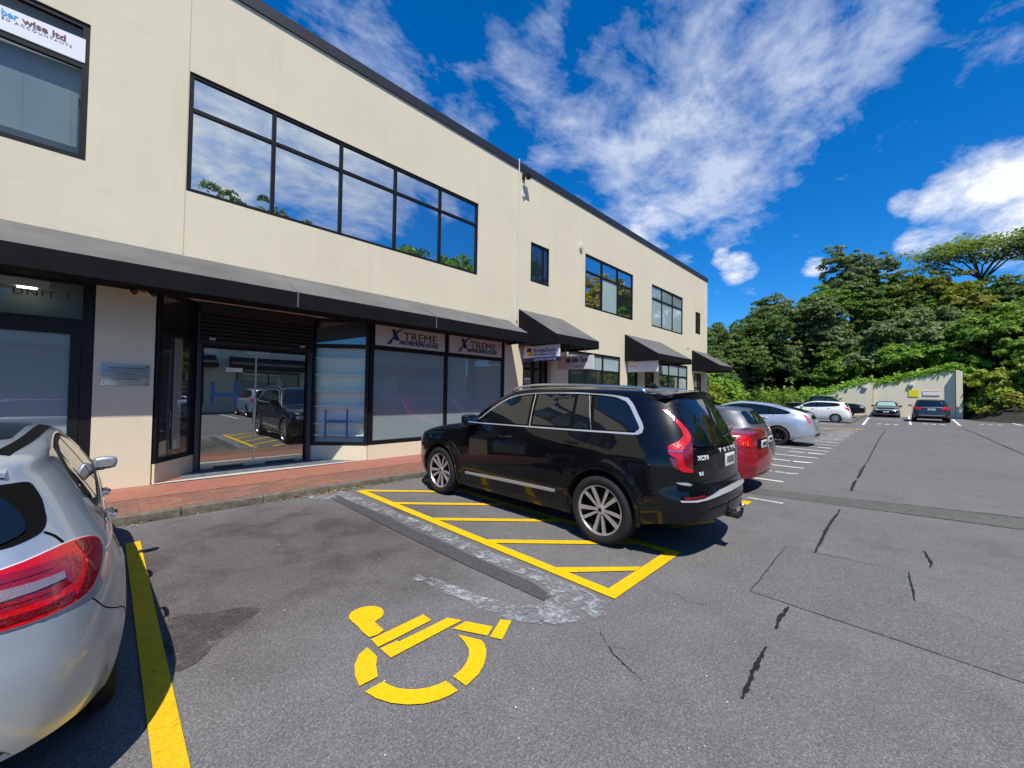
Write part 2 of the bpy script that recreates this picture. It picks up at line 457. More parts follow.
def patch(bvh, poly, frame, off=.003, thick=.012, h=.045, name='patch'):
    """drape a 2D polygon on the body. frame 'L','R','B','F','T' or angle (deg, measured from left side towards rear)"""
    if frame in ('L', 'R'):
        s = 1 if frame == 'L' else -1
        o2 = lambda a, b: Vector((a, 3*s, b)); d = Vector((0, -s, 0))
    elif frame == 'B': o2 = lambda a, b: Vector((-5, a, b)); d = Vector((1, 0, 0))
    elif frame == 'F': o2 = lambda a, b: Vector((5, a, b)); d = Vector((-1, 0, 0))
    elif frame == 'T': o2 = lambda a, b: Vector((a, b, 4)); d = Vector((0, 0, -1))
    else:
        th, s, kx = frame  # angle, side sign, end sign (-1 rear, 1 front)
        n = Vector((kx*math.sin(R(th)), s*math.cos(R(th)), 0)); ax = Vector((math.cos(R(th)), -kx*s*math.sin(R(th)), 0))
        o2 = lambda a, b: n*6+ax*a+Vector((0, 0, b)); d = -n
    # densify boundary
    B = []
    m = len(poly)
    for i in range(m):
        a = Vector(poly[i]); b = Vector(poly[(i+1) % m]); k = max(1, int((b-a).length/h))
        for q in range(k): B.append(a.lerp(b, q/k))
    xs = [p.x for p in B]; ys = [p.y for p in B]
    pts = list(B)
    x = min(xs)+h/2
    while x < max(xs):
        y = min(ys)+h/2
        while y < max(ys):
            # inside test
            c = False; j = len(B)-1
            for i in range(len(B)):
                if (B[i].y > y) != (B[j].y > y) and x < (B[j].x-B[i].x)*(y-B[i].y)/(B[j].y-B[i].y)+B[i].x: c = not c
                j = i
            if c and min((p.x-x)**2+(p.y-y)**2 for p in B) > (h*.45)**2: pts.append(Vector((x, y)))
            y += h
        x += h
    nb = len(B)
    r = delaunay_2d_cdt(pts, [(i, (i+1) % nb) for i in range(nb)], [], 1, 1e-5)
    vs, es, fs = r[0], r[1], r[2]
    def inside(x, y):
        c = False; j = len(B)-1
        for i in range(len(B)):
            if (B[i].y > y) != (B[j].y > y) and x < (B[j].x-B[i].x)*(y-B[i].y)/(B[j].y-B[i].y)+B[i].x: c = not c
            j = i
        return c
    fs = [f for f in fs if inside(sum(vs[q].x for q in f)/len(f), sum(vs[q].y for q in f)/len(f))]
    V = []; Vi = []; nrm_ = []; hits = []
    for p in vs:
        o = o2(p.x, p.y); loc, nn, i, dist = bvh.ray_cast(o, d)
        hits.append((o, loc, nn))
    depth = [((h_[1]-h_[0]).length if h_[1] is not None else None) for h_ in hits]
    for k, (o, loc, nn) in enumerate(hits):
        if loc is None:
            # take the depth of the nearest hit vertex
            best = min((j for j in range(len(vs)) if depth[j] is not None), key=lambda j: (vs[j]-vs[k]).length_squared, default=None)
            if best is None: return None
            loc = o+d*depth[best]; nn = -d
        if nn.dot(d) > 0: nn = -nn
        V.append(loc+nn*off); Vi.append(loc+nn*(off-thick))
    n0 = len(V); faces = [tuple(f) for f in fs]
    # orientation
    if faces:
        f = faces[0]; a, b, c = V[f[0]], V[f[1]], V[f[2]]
        if (b-a).cross(c-a).dot(d) > 0: faces = [f[::-1] for f in faces]
    cnt = {}
    for f in faces:
        for i in range(len(f)):
            e = (f[i], f[(i+1) % len(f)]); cnt[e] = 1
    sk = [(e[1], e[0], e[0]+n0, e[1]+n0) for e in cnt if (e[1], e[0]) not in cnt]
    me = bpy.data.meshes.new(name); me.from_pydata([tuple(v) for v in V+Vi], [], faces+sk)
    bm = bmesh.new(); bm.from_mesh(me)
    bmesh.ops.delete(bm, geom=[v for v in bm.verts if not v.link_faces], context='VERTS'); bm.to_mesh(me); bm.free()
    return me
def deco(root, bvh, name, poly, frame, m, label=None, both=False, **k):
    out = []
    frames = [frame]
    if both: frames.append({'L': 'R', 'R': 'L'}.get(frame, frame) if isinstance(frame, str) else (frame[0], -frame[1], frame[2]))
    for i, fr in enumerate(frames):
        pl = poly
        if i == 1 and fr in ('B', 'F', 'T'): pl = [(-a, b) for a, b in poly] if fr != 'T' else [(a, -b) for a, b in poly]
        me = patch(bvh, pl, fr, name=name, **k)
        if me is None: continue
        o = add(name, me, root, m, 35)
        if label: o['label'] = label
        out.append(o)
    return out
def make_wheel(root, x, y, r, w, rim_r, style, mats, side):
    """wheel centre (x, y, r); side +1 left"""
    # hub + disc
    b = MB(); ro = rim_r
    b.lathe([(0, -.02), (ro*.55, -.02), (ro*.55, .0), (0, .0)], 28)
    b.lathe([(ro*.98, w*.42), (ro*.93, w*.36), (ro*.9, -w*.1), (ro*.88, -w*.4), (ro*.97, -w*.45)], 36, 1)
    hub = b.build('wheel', [M['rubber'] if style == 'steel' else M['rim_dark'], M['rim_dark']], root, 40)
    hub.location = (x, y, r); hub.rotation_euler = (0, 0, 0 if side > 0 else math.pi)
    t = MB(); s = r-ro
    t.lathe([(ro*.96, w*.40), (ro+.008, w*.46), (ro+s*.35, w*.52), (ro+s*.7, w*.51), (r-.012, w*.44), (r, w*.34), (r-.002, w*.12), (r-.009, w*.115), (r-.009, w*.09), (r-.001, w*.085), (r-.001, -w*.085), (r-.009, -w*.09), (r-.009, -w*.115), (r-.002, -w*.12), (r, -w*.34), (r-.012, -w*.44), (ro+s*.5, -w*.52), (ro, -w*.45)], 56)
    t.build('tyre', M['rubber'], hub, 50)
    q = MB(); y0 = w*.36
    q.lathe([(ro*.985, w*.44), (ro*1.0, w*.455), (ro*.955, w*.455), (ro*.93, w*.40)], 48, 0)
    n, kind = style if isinstance(style, tuple) else (7, 'plain')
    def spoke(a0, r0, r1, w0, w1, ya, yb, th, mi, skew=0):
        c, s_ = math.cos(a0), math.sin(a0); c2, s2 = math.cos(a0+skew), math.sin(a0+skew)
        P = [(r0*c-w0*s_/1, ya, r0*s_+w0*c), (r1*c2-w1*s2, yb, r1*s2+w1*c2), (r1*c2+w1*s2, yb, r1*s2-w1*c2), (r0*c+w0*s_, ya, r0*s_-w0*c)]
        q.prism(P, (0, -th, 0), mi)
    if kind == 'multi':      # pairs of spokes, wide machined + narrow
        for k in range(n):
            a = 2*math.pi*k/n+.1
            spoke(a-.10, ro*.16, ro*.955, ro*.05, ro*.085, y0+.0, w*.44, .022, 0, skew=-.05)
            spoke(a+math.pi/n*.86, ro*.16, ro*.955, ro*.045, ro*.07, y0-.004, w*.43, .022, 0, skew=.08)
            spoke(a+math.pi/n*1.42, ro*.25, ro*.955, ro*.02, ro*.035, y0-.02, w*.40, .02, 1, skew=.05)
        q.lathe([(0, y0+.012), (ro*.10, y0+.012), (ro*.19, y0+.004), (ro*.20, y0-.03)], 24, 0)
        q.lathe([(0, y0+.016), (ro*.085, y0+.014), (ro*.09, y0+.008)], 18, 1)
    elif kind == 'plain':
        for k in range(n):
            a = 2*math.pi*k/n+.2
            spoke(a, ro*.14, ro*.955, ro*.09, ro*.07, y0, w*.44, .03, 0)
        q.lathe([(0, y0+.01), (ro*.12, y0+.008), (ro*.2, y0), (ro*.2, y0-.03)], 22, 0)
    elif kind == 'cover':
        q.lathe([(0, y0+.02), (ro*.3, y0+.02), (ro*.5, y0+.01), (ro*.9, y0+.02), (ro*.96, w*.40)], 40, 0)
        for k in range(n):
            a = 2*math.pi*k/n
            spoke(a, ro*.55, ro*.85, ro*.05, ro*.09, y0+.021, y0+.024, .004, 1)
    q.build('rim', mats, hub, 35)
    return hub
def rounded_shape(ctrl, seg=3):
    """subdivided cube shape; ctrl = (sx, sy, sz)"""
    bm = bmesh.new(); bmesh.ops.create_cube(bm, size=1)
    bmesh.ops.subdivide_edges(bm, edges=bm.edges, cuts=seg, use_grid_fill=True)
    for v in bm.verts:
        c = v.co.copy(); n = c.normalized()*.62
        c = c.lerp(n, .55); v.co = Vector((c.x*ctrl[0], c.y*ctrl[1], c.z*ctrl[2]))
    return bm
def make_car(name, S, loc, rz, label, group=None, cat='car'):
    root = empty(name, loc, rz, label, cat, group)
    me = body_mesh(S)
    bm = bmesh.new(); bm.from_mesh(me); bvh = BVHTree.FromBMesh(bm); bm.free()
    o = add('body', me, root, S['paint'])
    r, w = S['wheel_r'], S['wheel_w']; cuts = []
    for x in S['axles']:
        for s in (1, -1):
            c = MB(); ra = S.get('arch_r', r+.045); yo = S['W']+.3; yi = S['W']-.30
            c.lathe([(0, yi), (ra, yi), (ra, yo), (0, yo)], 48)
            co = c.build('cut', M['black_plastic'], root); co.location = (x, 0, r+S.get('arch_up', .01))
            if s < 0: co.rotation_euler = (0, 0, math.pi)
            bmx = bmesh.new(); bmx.from_mesh(co.data); bmesh.ops.remove_doubles(bmx, verts=bmx.verts, dist=1e-5); bmesh.ops.recalc_face_normals(bmx, faces=bmx.faces); bmx.to_mesh(co.data); bmx.free()
            cuts.append(co)
    boolean_cut(o, cuts)
    o.data.polygons.foreach_set('use_smooth', [True]*len(o.data.polygons)); o.data.set_sharp_from_angle(angle=R(32))
    for x in S['axles']:
        for s in (1, -1):
            make_wheel(root, x, s*(S['track']/2), r, w, S['rim_r'], S['rim_style'], S['rim_mats'], s)
    if S.get('cladding'):   # dark sill and arch mouldings
        c = S['cladding']; zb = c['z']
        x0, x1 = S['axles'][0]+r+.05, S['axles'][1]-r-.05
        deco(root, bvh, 'sill_moulding', [(x0, c['zb']), (x1, c['zb']), (x1, zb), (x0, zb)], 'L', c['m'], both=True, off=.008)
        for x in S['axles']:
            ra = S.get('arch_r', r+.045); wd = c['w']
            A = [(x+(ra+wd)*math.cos(R(a)), r+(ra+wd)*math.sin(R(a))) for a in range(-15, 196, 7)]
            B = [(x+(ra-.004)*math.cos(R(a)), r+.01+(ra-.004)*math.sin(R(a))) for a in range(195, -16, -7)]
            deco(root, bvh, 'arch_moulding', A+B, 'L', c['m'], both=True, off=.01, thick=.03)
    return root, bvh
def mirror(root, x, y, z, s, m_shell, sc=1.0, glass=True, label=None):
    bm = rounded_shape((.14*sc, .24*sc, .17*sc), 5)
    o = bm_obj('door_mirror', bm, m_shell, root, 60); o.location = (x, s*y, z)
    a = MB(); a.box(-.03, .03, -.13*sc, 0, -.06, -.03) if s > 0 else a.box(-.03, .03, 0, .13*sc, -.06, -.03)
    q = a.build('mirror_arm', M['black_plastic'], o, 40, .01)
    if glass:
        g = MB(); pts = rnd([(-.095*sc, -.05*sc), (.09*sc, -.055*sc), (.095*sc, .045*sc), (-.08*sc, .05*sc)], .03)
        g.prism([(-.066*sc, p[0], p[1]) for p in pts], (-.012*sc, 0, 0)); g.build('mirror_glass', M['mirror_glass'], o, 30)
    return o
def handle(root, x, y, z, s, m, ang=0):
    b = MB(); b.tube([(x-.10, s*(y-.02), z), (x-.08, s*(y+.022), z), (x, s*(y+.03), z+.004), (x+.08, s*(y+.022), z+.004), (x+.10, s*(y-.02), z)], [.010, .014, .015, .014, .010], 8)
    return b.build('door_handle', m, root, 50)
def ycast(bvh, x, z, s=1):
    loc = bvh.ray_cast(Vector((x, 3*s, z)), Vector((0, -s, 0)))[0]
    return abs(loc.y) if loc is not None else .8
def xcast(bvh, y, z, s=-1):
    loc = bvh.ray_cast(Vector((5*s, y, z)), Vector((-s, 0, 0)))[0]
    return loc.x if loc is not None else s*2.2
M['mirror_glass'] = mat('mirror_glass', (.75, .78, .8), .02, 1.0)
def plate(root, bvh, z, kx, w=.36, hh=.125, tilt=0, bars=True):
    x = xcast(bvh, 0, z, kx)+kx*.012
    b = MB(); b.box(x-.006, x+.006, -w/2, w/2, z-hh/2, z+hh/2)
    p = b.build('number_plate', M['plate'], root, None, .003)
    q = MB(); n = 6
    if bars:
        for i in range(n):
            a = -w*.40+i*w*.8/n+.008
            q.box(x+kx*.006, x+kx*.009, a, a+w*.8/n-.018, z-hh*.28, z+hh*.28)
        q.build('plate_characters', M['ink'], p)
    return p
# ------------------------------------------------------------------ black seven-seat SUV (hero)
def big_suv(loc, rz, label, hero=True, paint_m=None, group=None):
    P = paint_m or M['black_paint']
    S = dict(W=.94, nu=150, paint=P,
        rear=[(.20, -2.17), (.34, -2.26), (.50, -2.285), (.62, -2.28), (.74, -2.235), (.82, -2.225), (1.0, -2.225), (1.10, -2.215), (1.16, -2.18), (1.30, -2.11), (1.50, -2.00), (1.66, -1.90), (1.80, -1.84)],
        front=[(.2, 2.36), (.35, 2.44), (.6, 2.475), (.8, 2.46), (.95, 2.42), (1.02, 2.36), (1.8, 2.3)],
        top=[(-2.0, 1.685), (-1.85, 1.70), (-1.6, 1.735), (-1.0, 1.757), (-.3, 1.765), (.15, 1.735), (.45, 1.64), (.80, 1.40), (1.02, 1.235), (1.15, 1.17), (1.6, 1.14), (2.0, 1.085), (2.25, 1.02), (2.4, .94), (2.47, .85)],
        bot=[(-2.45, .46), (-2.2, .41), (-1.9, .345), (-1.6, .26), (0, .23), (1.9, .23), (2.2, .26), (2.45, .32)],
        side=[(.2, -.09), (.30, -.045), (.42, -.018), (.60, .0), (.80, -.004), (.98, -.016), (1.08, -.04), (1.16, -.066), (1.22, -.085), (1.4, -.15), (1.62, -.255), (1.8, -.335)],
        cap=[(-2.5, .12), (-1.0, .13), (0.3, .12), (1.1, .10), (1.5, .17), (2.4, .18)],
        taper=[(-2.47, .965), (-1.9, .992), (-1.4, 1.0), (1.4, 1.0), (2.0, .985), (2.47, .96)],
        rc=(.42, .27), fc=(.55, .34), bow=.17, fbow=.10,
        wheel_r=.378, wheel_w=.265, rim_r=.272, axles=(-1.365, 1.62), track=1.635, arch_r=.43, arch_up=.02,
        rim_style=(5, 'multi'), rim_mats=[M['machined'], M['rim_dark']],
        flare=[(-1.365, .4, .46, .018), (1.62, .4, .46, .018)])
    root, bvh = make_car('parked_car', S, loc, rz, label, group)
    # arch mouldings in gloss black
    for x in S['axles']:
        A = [(x+.475*math.cos(R(a)), .398+.475*math.sin(R(a))) for a in range(-12, 193, 6)]
        B = [(x+.428*math.cos(R(a)), .398+.428*math.sin(R(a))) for a in range(192, -13, -6)]
        deco(root, bvh, 'arch_moulding', A+B, 'L', P, both=True, off=.010, thick=.03)
    # side glass outline (x, z)
    out = spl([(.74, 1.26), (.52, 1.42), (.28, 1.555), (.02, 1.62), (-.35, 1.645), (-.9, 1.648), (-1.35, 1.628), (-1.54, 1.59)], 5)
    rearc = spl([(-1.54, 1.59), (-1.61, 1.53), (-1.68, 1.44), (-1.75, 1.345), (-1.775, 1.285), (-1.745, 1.252), (-1.66, 1.245)], 4)
    outline = [(.90, 1.205)]+out[:-1]+rearc+[(-1.0, 1.233), (0, 1.215)]
    def clip(poly, x0, x1, sl):
        """keep the part between two slanting lines x = x0+sl*(z-1.22)"""
        def cut(pl, xc, keep_less):
            o = []
            f = lambda p: p[0]-(xc+sl*(p[1]-1.22))
            for i in range(len(pl)):
                a, b = pl[i-1], pl[i]; fa_, fb = f(a), f(b); ia = (fa_ < 0) == keep_less; ib = (fb < 0) == keep_less
                if ia != ib:
                    t = fa_/(fa_-fb); o.append((a[0]+t*(b[0]-a[0]), a[1]+t*(b[1]-a[1])))
                if ib: o.append(b)
            return o
        return cut(cut(poly, x1, True), x0, False)
    deco(root, bvh, 'side_glass_surround', outline, 'L', M['gap'], both=True, off=.001, h=.06)
    for x0, x1, sl, nm in ((-.21, .80, .12, 'front_door_window'), (-.90, -.29, .10, 'rear_door_window'), (-1.15, -.945, .12, 'rear_quarter_window'), (-1.9, -1.23, .25, 'rear_side_window')):
        pl = clip(outline, x0, x1, sl)
        cx = sum(p[0] for p in pl)/len(pl); cz = sum(p[1] for p in pl)/len(pl)
        pl = [(cx+(a-cx)*.985, cz+(b-cz)*.93) for a, b in pl]
        deco(root, bvh, nm, pl, 'L', M['car_glass'], both=True, off=.004)
    # bright trim: top, thick rear corner, belt line as one loop
    tl = [(a, b+.010) for a, b in out[:-1]]
    rc = [(a-.018, b+.004) for a, b in rearc[:-3]]
    deco(root, bvh, 'chrome_window_trim', strip([(.92, 1.215)]+tl+rc+[(-1.77, 1.245)], [.010]+[.013]*(len(tl)-6)+[.015, .018, .021, .026, .032, .036]+[.042]*(len(rc))+[.04]), 'L', M['silver_trim'], both=True, off=.009, thick=.018, h=.05)
    deco(root, bvh, 'chrome_window_trim', strip([(-1.81, 1.262), (-1.77, 1.243), (-1.70, 1.236), (-1.3, 1.228), (-.7, 1.216), (0, 1.206), (.94, 1.195)], [.012, .02, .020, .018, .016, .014, .012]), 'L', M['silver_trim'], both=True, off=.008, thick=.018, h=.05)
    deco(root, bvh, 'chrome_pillar_trim', strip([(-.255, 1.21), (-.205, 1.64)], .014), 'L', M['chrome'], both=True, off=.007)
    deco(root, bvh, 'chrome_pillar_trim', strip([(-1.20, 1.228), (-1.055, 1.652)], .014), 'L', M['chrome'], both=True, off=.007)
    # door shut lines
    for ln in ([(1.13, .30), (1.16, .62), (1.18, 1.10)], [(-.07, .27), (-.065, .62), (-.03, 1.20)], [(-.86, .38), (-.90, .60), (-1.24, .92), (-1.20, 1.215)]):
        deco(root, bvh, 'door_gap', strip(spl(ln, 5), .007), 'L', M['gap'], both=True, off=.0012, thick=.004)
    # lower door moulding with bright strip
    deco(root, bvh, 'sill_trim', strip([(.96, .445), (.2, .465), (-.745, .482)], [.028, .036, .030]), 'L', M['satin'], both=True, off=.022, thick=.03)
    deco(root, bvh, 'sill_moulding', [(1.14, .26), (-.86, .29), (-.86, .33), (1.14, .31)], 'L', M['black_plastic'], both=True, off=.006)
    for s in (1, -1):
        for hx, hz in ((.19, 1.05), (-.95, 1.085)): handle(root, hx, ycast(bvh, hx, hz), hz, s, P)
        mirror(root, .80, 1.00, 1.235, s, P, 1.0)
        # roof rail
        yr = .66
        rail = [(-1.75, yr-.035, 1.675), (-1.6, yr-.03, 1.732), (-.9, yr-.01, 1.757), (-.2, yr, 1.762), (.12, yr, 1.728), (.28, yr, 1.668)]
        pts = spl([tuple(p) for p in rail], 5)
        MB().tube([(a, s*b, c) for a, b, c in pts], [.004]+[.017]*(len(pts)-2)+[.004], 8).build('roof_rail', M['chrome'], root, 60)
    # windscreen and roof glass
    deco(root, bvh, 'windscreen', rnd([(.30, .56), (1.06, .70), (1.06, -.70), (.30, -.56)], .1), 'T', M['car_glass'], off=.003, h=.08)
    deco(root, bvh, 'sunroof', rnd([(-.9, .44), (.1, .46), (.1, -.46), (-.9, -.44)], .05), 'T', M['car_glass'], off=.003, h=.1)
    b = MB(); b.prism([(-1.42, -.0, 1.735), (-1.50, .0, 1.80), (-1.56, 0, 1.80), (-1.62, 0, 1.732)], (0, .03, 0)); b.build('roof_antenna', P, root, None, .008)
    # rear glass, tailgate details (y, z seen from behind)
    deco(root, bvh, 'rear_glass', rnd([(.54, 1.60), (.635, 1.28), (.63, 1.20), (.42, 1.165), (0, 1.155), (-.42, 1.165), (-.63, 1.20), (-.635, 1.28), (-.54, 1.60)], [.05, .05, .04, .1, .1, .1, .04, .05, .05]), 'B', M['car_glass'], off=.003, h=.06)
    # spoiler
    b = MB(); sp = []
    pr = [(-1.72, 1.722), (-1.95, 1.716), (-2.125, 1.700), (-2.135, 1.668), (-1.98, 1.640), (-1.86, 1.640)]
    for k in range(17):
        t = -1+2*k/16; y = .635*t; dx = .15*t*t; dz = -.05*t*t
        sp.append([(a+dx, y, c+dz) for a, c in pr])
    for k in range(16):
        for i in range(6): b.poly([sp[k][i], sp[k][(i+1) % 6], sp[k+1][(i+1) % 6], sp[k+1][i]])
    b.poly(sp[0]); b.poly(sp[-1][::-1])
    b.build('roof_spoiler', P, root, 40)
    # tail lamps: upright blade along the pillar that hooks out at the belt and drops down the corner
    fr = (52, 1, -1)
    blade = [(-.665, 1.50), (-.722, 1.43), (-.765, 1.36), (-.795, 1.29), (-.795, 1.24), (-.742, 1.198), (-.632, 1.145), (-.618, 1.075), (-.650, 1.045), (-.685, 1.030),
             (-.690, .99), (-.700, .935), (-.722, .905), (-.838, .895), (-.838, .925), (-.765, .945), (-.742, 1.01), (-.742, 1.09), (-.775, 1.135), (-.835, 1.180), (-.876, 1.225), (-.870, 1.275), (-.826, 1.352), (-.762, 1.432), (-.712, 1.50)]
    deco(root, bvh, 'tail_light', rnd(blade, .012, 2), fr, M['red_lamp'], both=True, off=.006, thick=.03, h=.022)
    dark = [(-.765, .945), (-.742, 1.01), (-.742, 1.09), (-.775, 1.135), (-.835, 1.180), (-.874, 1.20), (-.850, 1.12), (-.836, 1.04), (-.838, .925)]
    deco(root, bvh, 'dark_lamp_panel', dark, fr, M['dark_red_lamp'], both=True, off=.005, thick=.02, h=.035)
    deco(root, bvh, 'lamp_chrome_strip', strip([(-.622, 1.094), (-.742, 1.094)], .009), fr, M['chrome'], both=True, off=.012, thick=.02)
    deco(root, bvh, 'dark_lamp_panel', [(-.622, 1.04), (-.686, 1.02), (-.70, .92), (-.655, .94)], fr, M['dark_red_lamp'], both=True, off=.005, thick=.02)
    # tailgate shut lines, number plate hood, badges
    gp = spl([(.64, 1.19), (.70, 1.13), (.73, 1.05), (.73, .90), (.71, .80)], 4)
    deco(root, bvh, 'tailgate_gap', strip(gp, .008), 'B', M['gap'], off=.0015, thick=.004)
    deco(root, bvh, 'tailgate_gap', strip([(-a, c) for a, c in gp], .008), 'B', M['gap'], off=.0015, thick=.004)
    deco(root, bvh, 'tailgate_gap', strip(spl([(.71, .80), (.55, .765), (0, .755), (-.55, .765), (-.71, .80)], 5), .010), 'B', M['gap'], off=.0015, thick=.004)
    deco(root, bvh, 'tailgate_ledge', strip([(.66, 1.145), (.35, 1.135), (0, 1.13), (-.35, 1.135), (-.66, 1.145)], .016), 'B', P, off=.022, thick=.03)
    def letters(word, ys, z, size, m, nm):
        for ch, y in zip(word, ys):
            x = xcast(bvh, y, z, -1); sl = (xcast(bvh, y+.03, z, -1)-xcast(bvh, y-.03, z, -1))/.06
            me = text_mesh(ch, size=size, ext=.003, align='CENTER', bold=.002); me.materials.clear(); o = add(nm, me, root, m)
            o.location = (x-.008, y, z-size*.35); o.rotation_euler = (R(84), 0, R(-90)-math.atan(sl))
    letters('VOLVO', [.24, .12, 0, -.12, -.24], 1.085, .062, M['badge'], 'badge_letter')
    letters('XC90', [.645, .60, .558, .513], 1.035, .062, M['badge'], 'badge_letter')
    letters('B5', [.64, .60], .88, .045, M['badge'], 'badge_letter')
    plate(root, bvh, .975, -1, .30, .13)
    deco(root, bvh, 'plate_recess', rnd([(.30, 1.05), (-.30, 1.05), (-.27, .90), (.27, .90)], .03), 'B', M['black_plastic'], off=.002)
    # bumper: bright lower blade, reflectors, dark lower valance
    fr2 = (60, 1, -1)
    cb = [(.90, .612), (.84, .617), (.64, .628), (.32, .645), (0, .652)]
    top = [(.845, .632), (.64, .645), (.52, .66), (.32, .690), (0, .70)]
    poly = [(a, b) for a, b in cb[1:]]+[(-a, b) for a, b in cb[1:-1]][::-1]+[(-a, b) for a, b in top[:-1]]+[(a, b) for a, b in top[::-1]]
    deco(root, bvh, 'bumper_bright_strip', poly, 'B', M['silver_trim'], off=.016, thick=.03, h=.05)
    deco(root, bvh, 'reflector', strip([(.82, .652), (.62, .668)], .02), 'B', M['dark_red_lamp'], off=.006)
    deco(root, bvh, 'reflector', strip([(-.82, .652), (-.62, .668)], .02), 'B', M['dark_red_lamp'], off=.006)
    deco(root, bvh, 'parking_light', rnd([(-.665, .80), (-.70, .782), (-.80, .768), (-.83, .78), (-.78, .80)], .01), fr, M['clear_lamp'], both=True, off=.004, thick=.01)
    deco(root, bvh, 'bumper_crease', strip(spl([(.80, .50), (.5, .535), (0, .55), (-.5, .535), (-.80, .50)], 4), .012), 'B', M['gap'], off=.002, thick=.005)
    # wiper
    x = xcast(bvh, -.1, 1.22, -1); MB().tube([(x-.02, 0, 1.19), (x-.035, -.16, 1.235), (x+.012, -.46, 1.29)], [.016, .011, .005], 8).build('rear_wiper', M['black_plastic'], root, 60)
    # tow bar and ball
    b = MB(); b.tube([(-2.30, .02, .40), (-2.40, .02, .39), (-2.50, .02, .385)], .038, 8); b.box(-2.52, -2.36, -.05, .09, .37, .41)
    b.tube([(-2.50, .02, .40), (-2.53, .02, .43), (-2.535, .02, .47)], [.022, .018, .014], 10)
    tb = b.build('tow_bar', M['black_plastic'], root, 50)
    bm = bmesh.new(); bmesh.ops.create_uvsphere(bm, u_segments=14, v_segments=10, radius=.028, matrix=Matrix.Translation((-2.535, .02, .50))); bm_obj('tow_ball', bm, M['chrome'], tb, 60)
    b = MB(); b.box(-2.45, -2.40, -.10, -.05, .35, .43); b.build('trailer_socket', M['black_plastic'], tb, None, .006)
    # front face, seen only in reflections
    deco(root, bvh, 'grille', rnd([(.42, .86), (.38, .58), (-.38, .58), (-.42, .86)], .04), 'F', M['gap'], off=.004)
    for q in (1, -1): deco(root, bvh, 'headlight', rnd([(q*.5, .84), (q*.80, .88), (q*.82, .78), (q*.5, .74)], .03), 'F', M['clear_lamp'], off=.004)
    return root, bvh, S
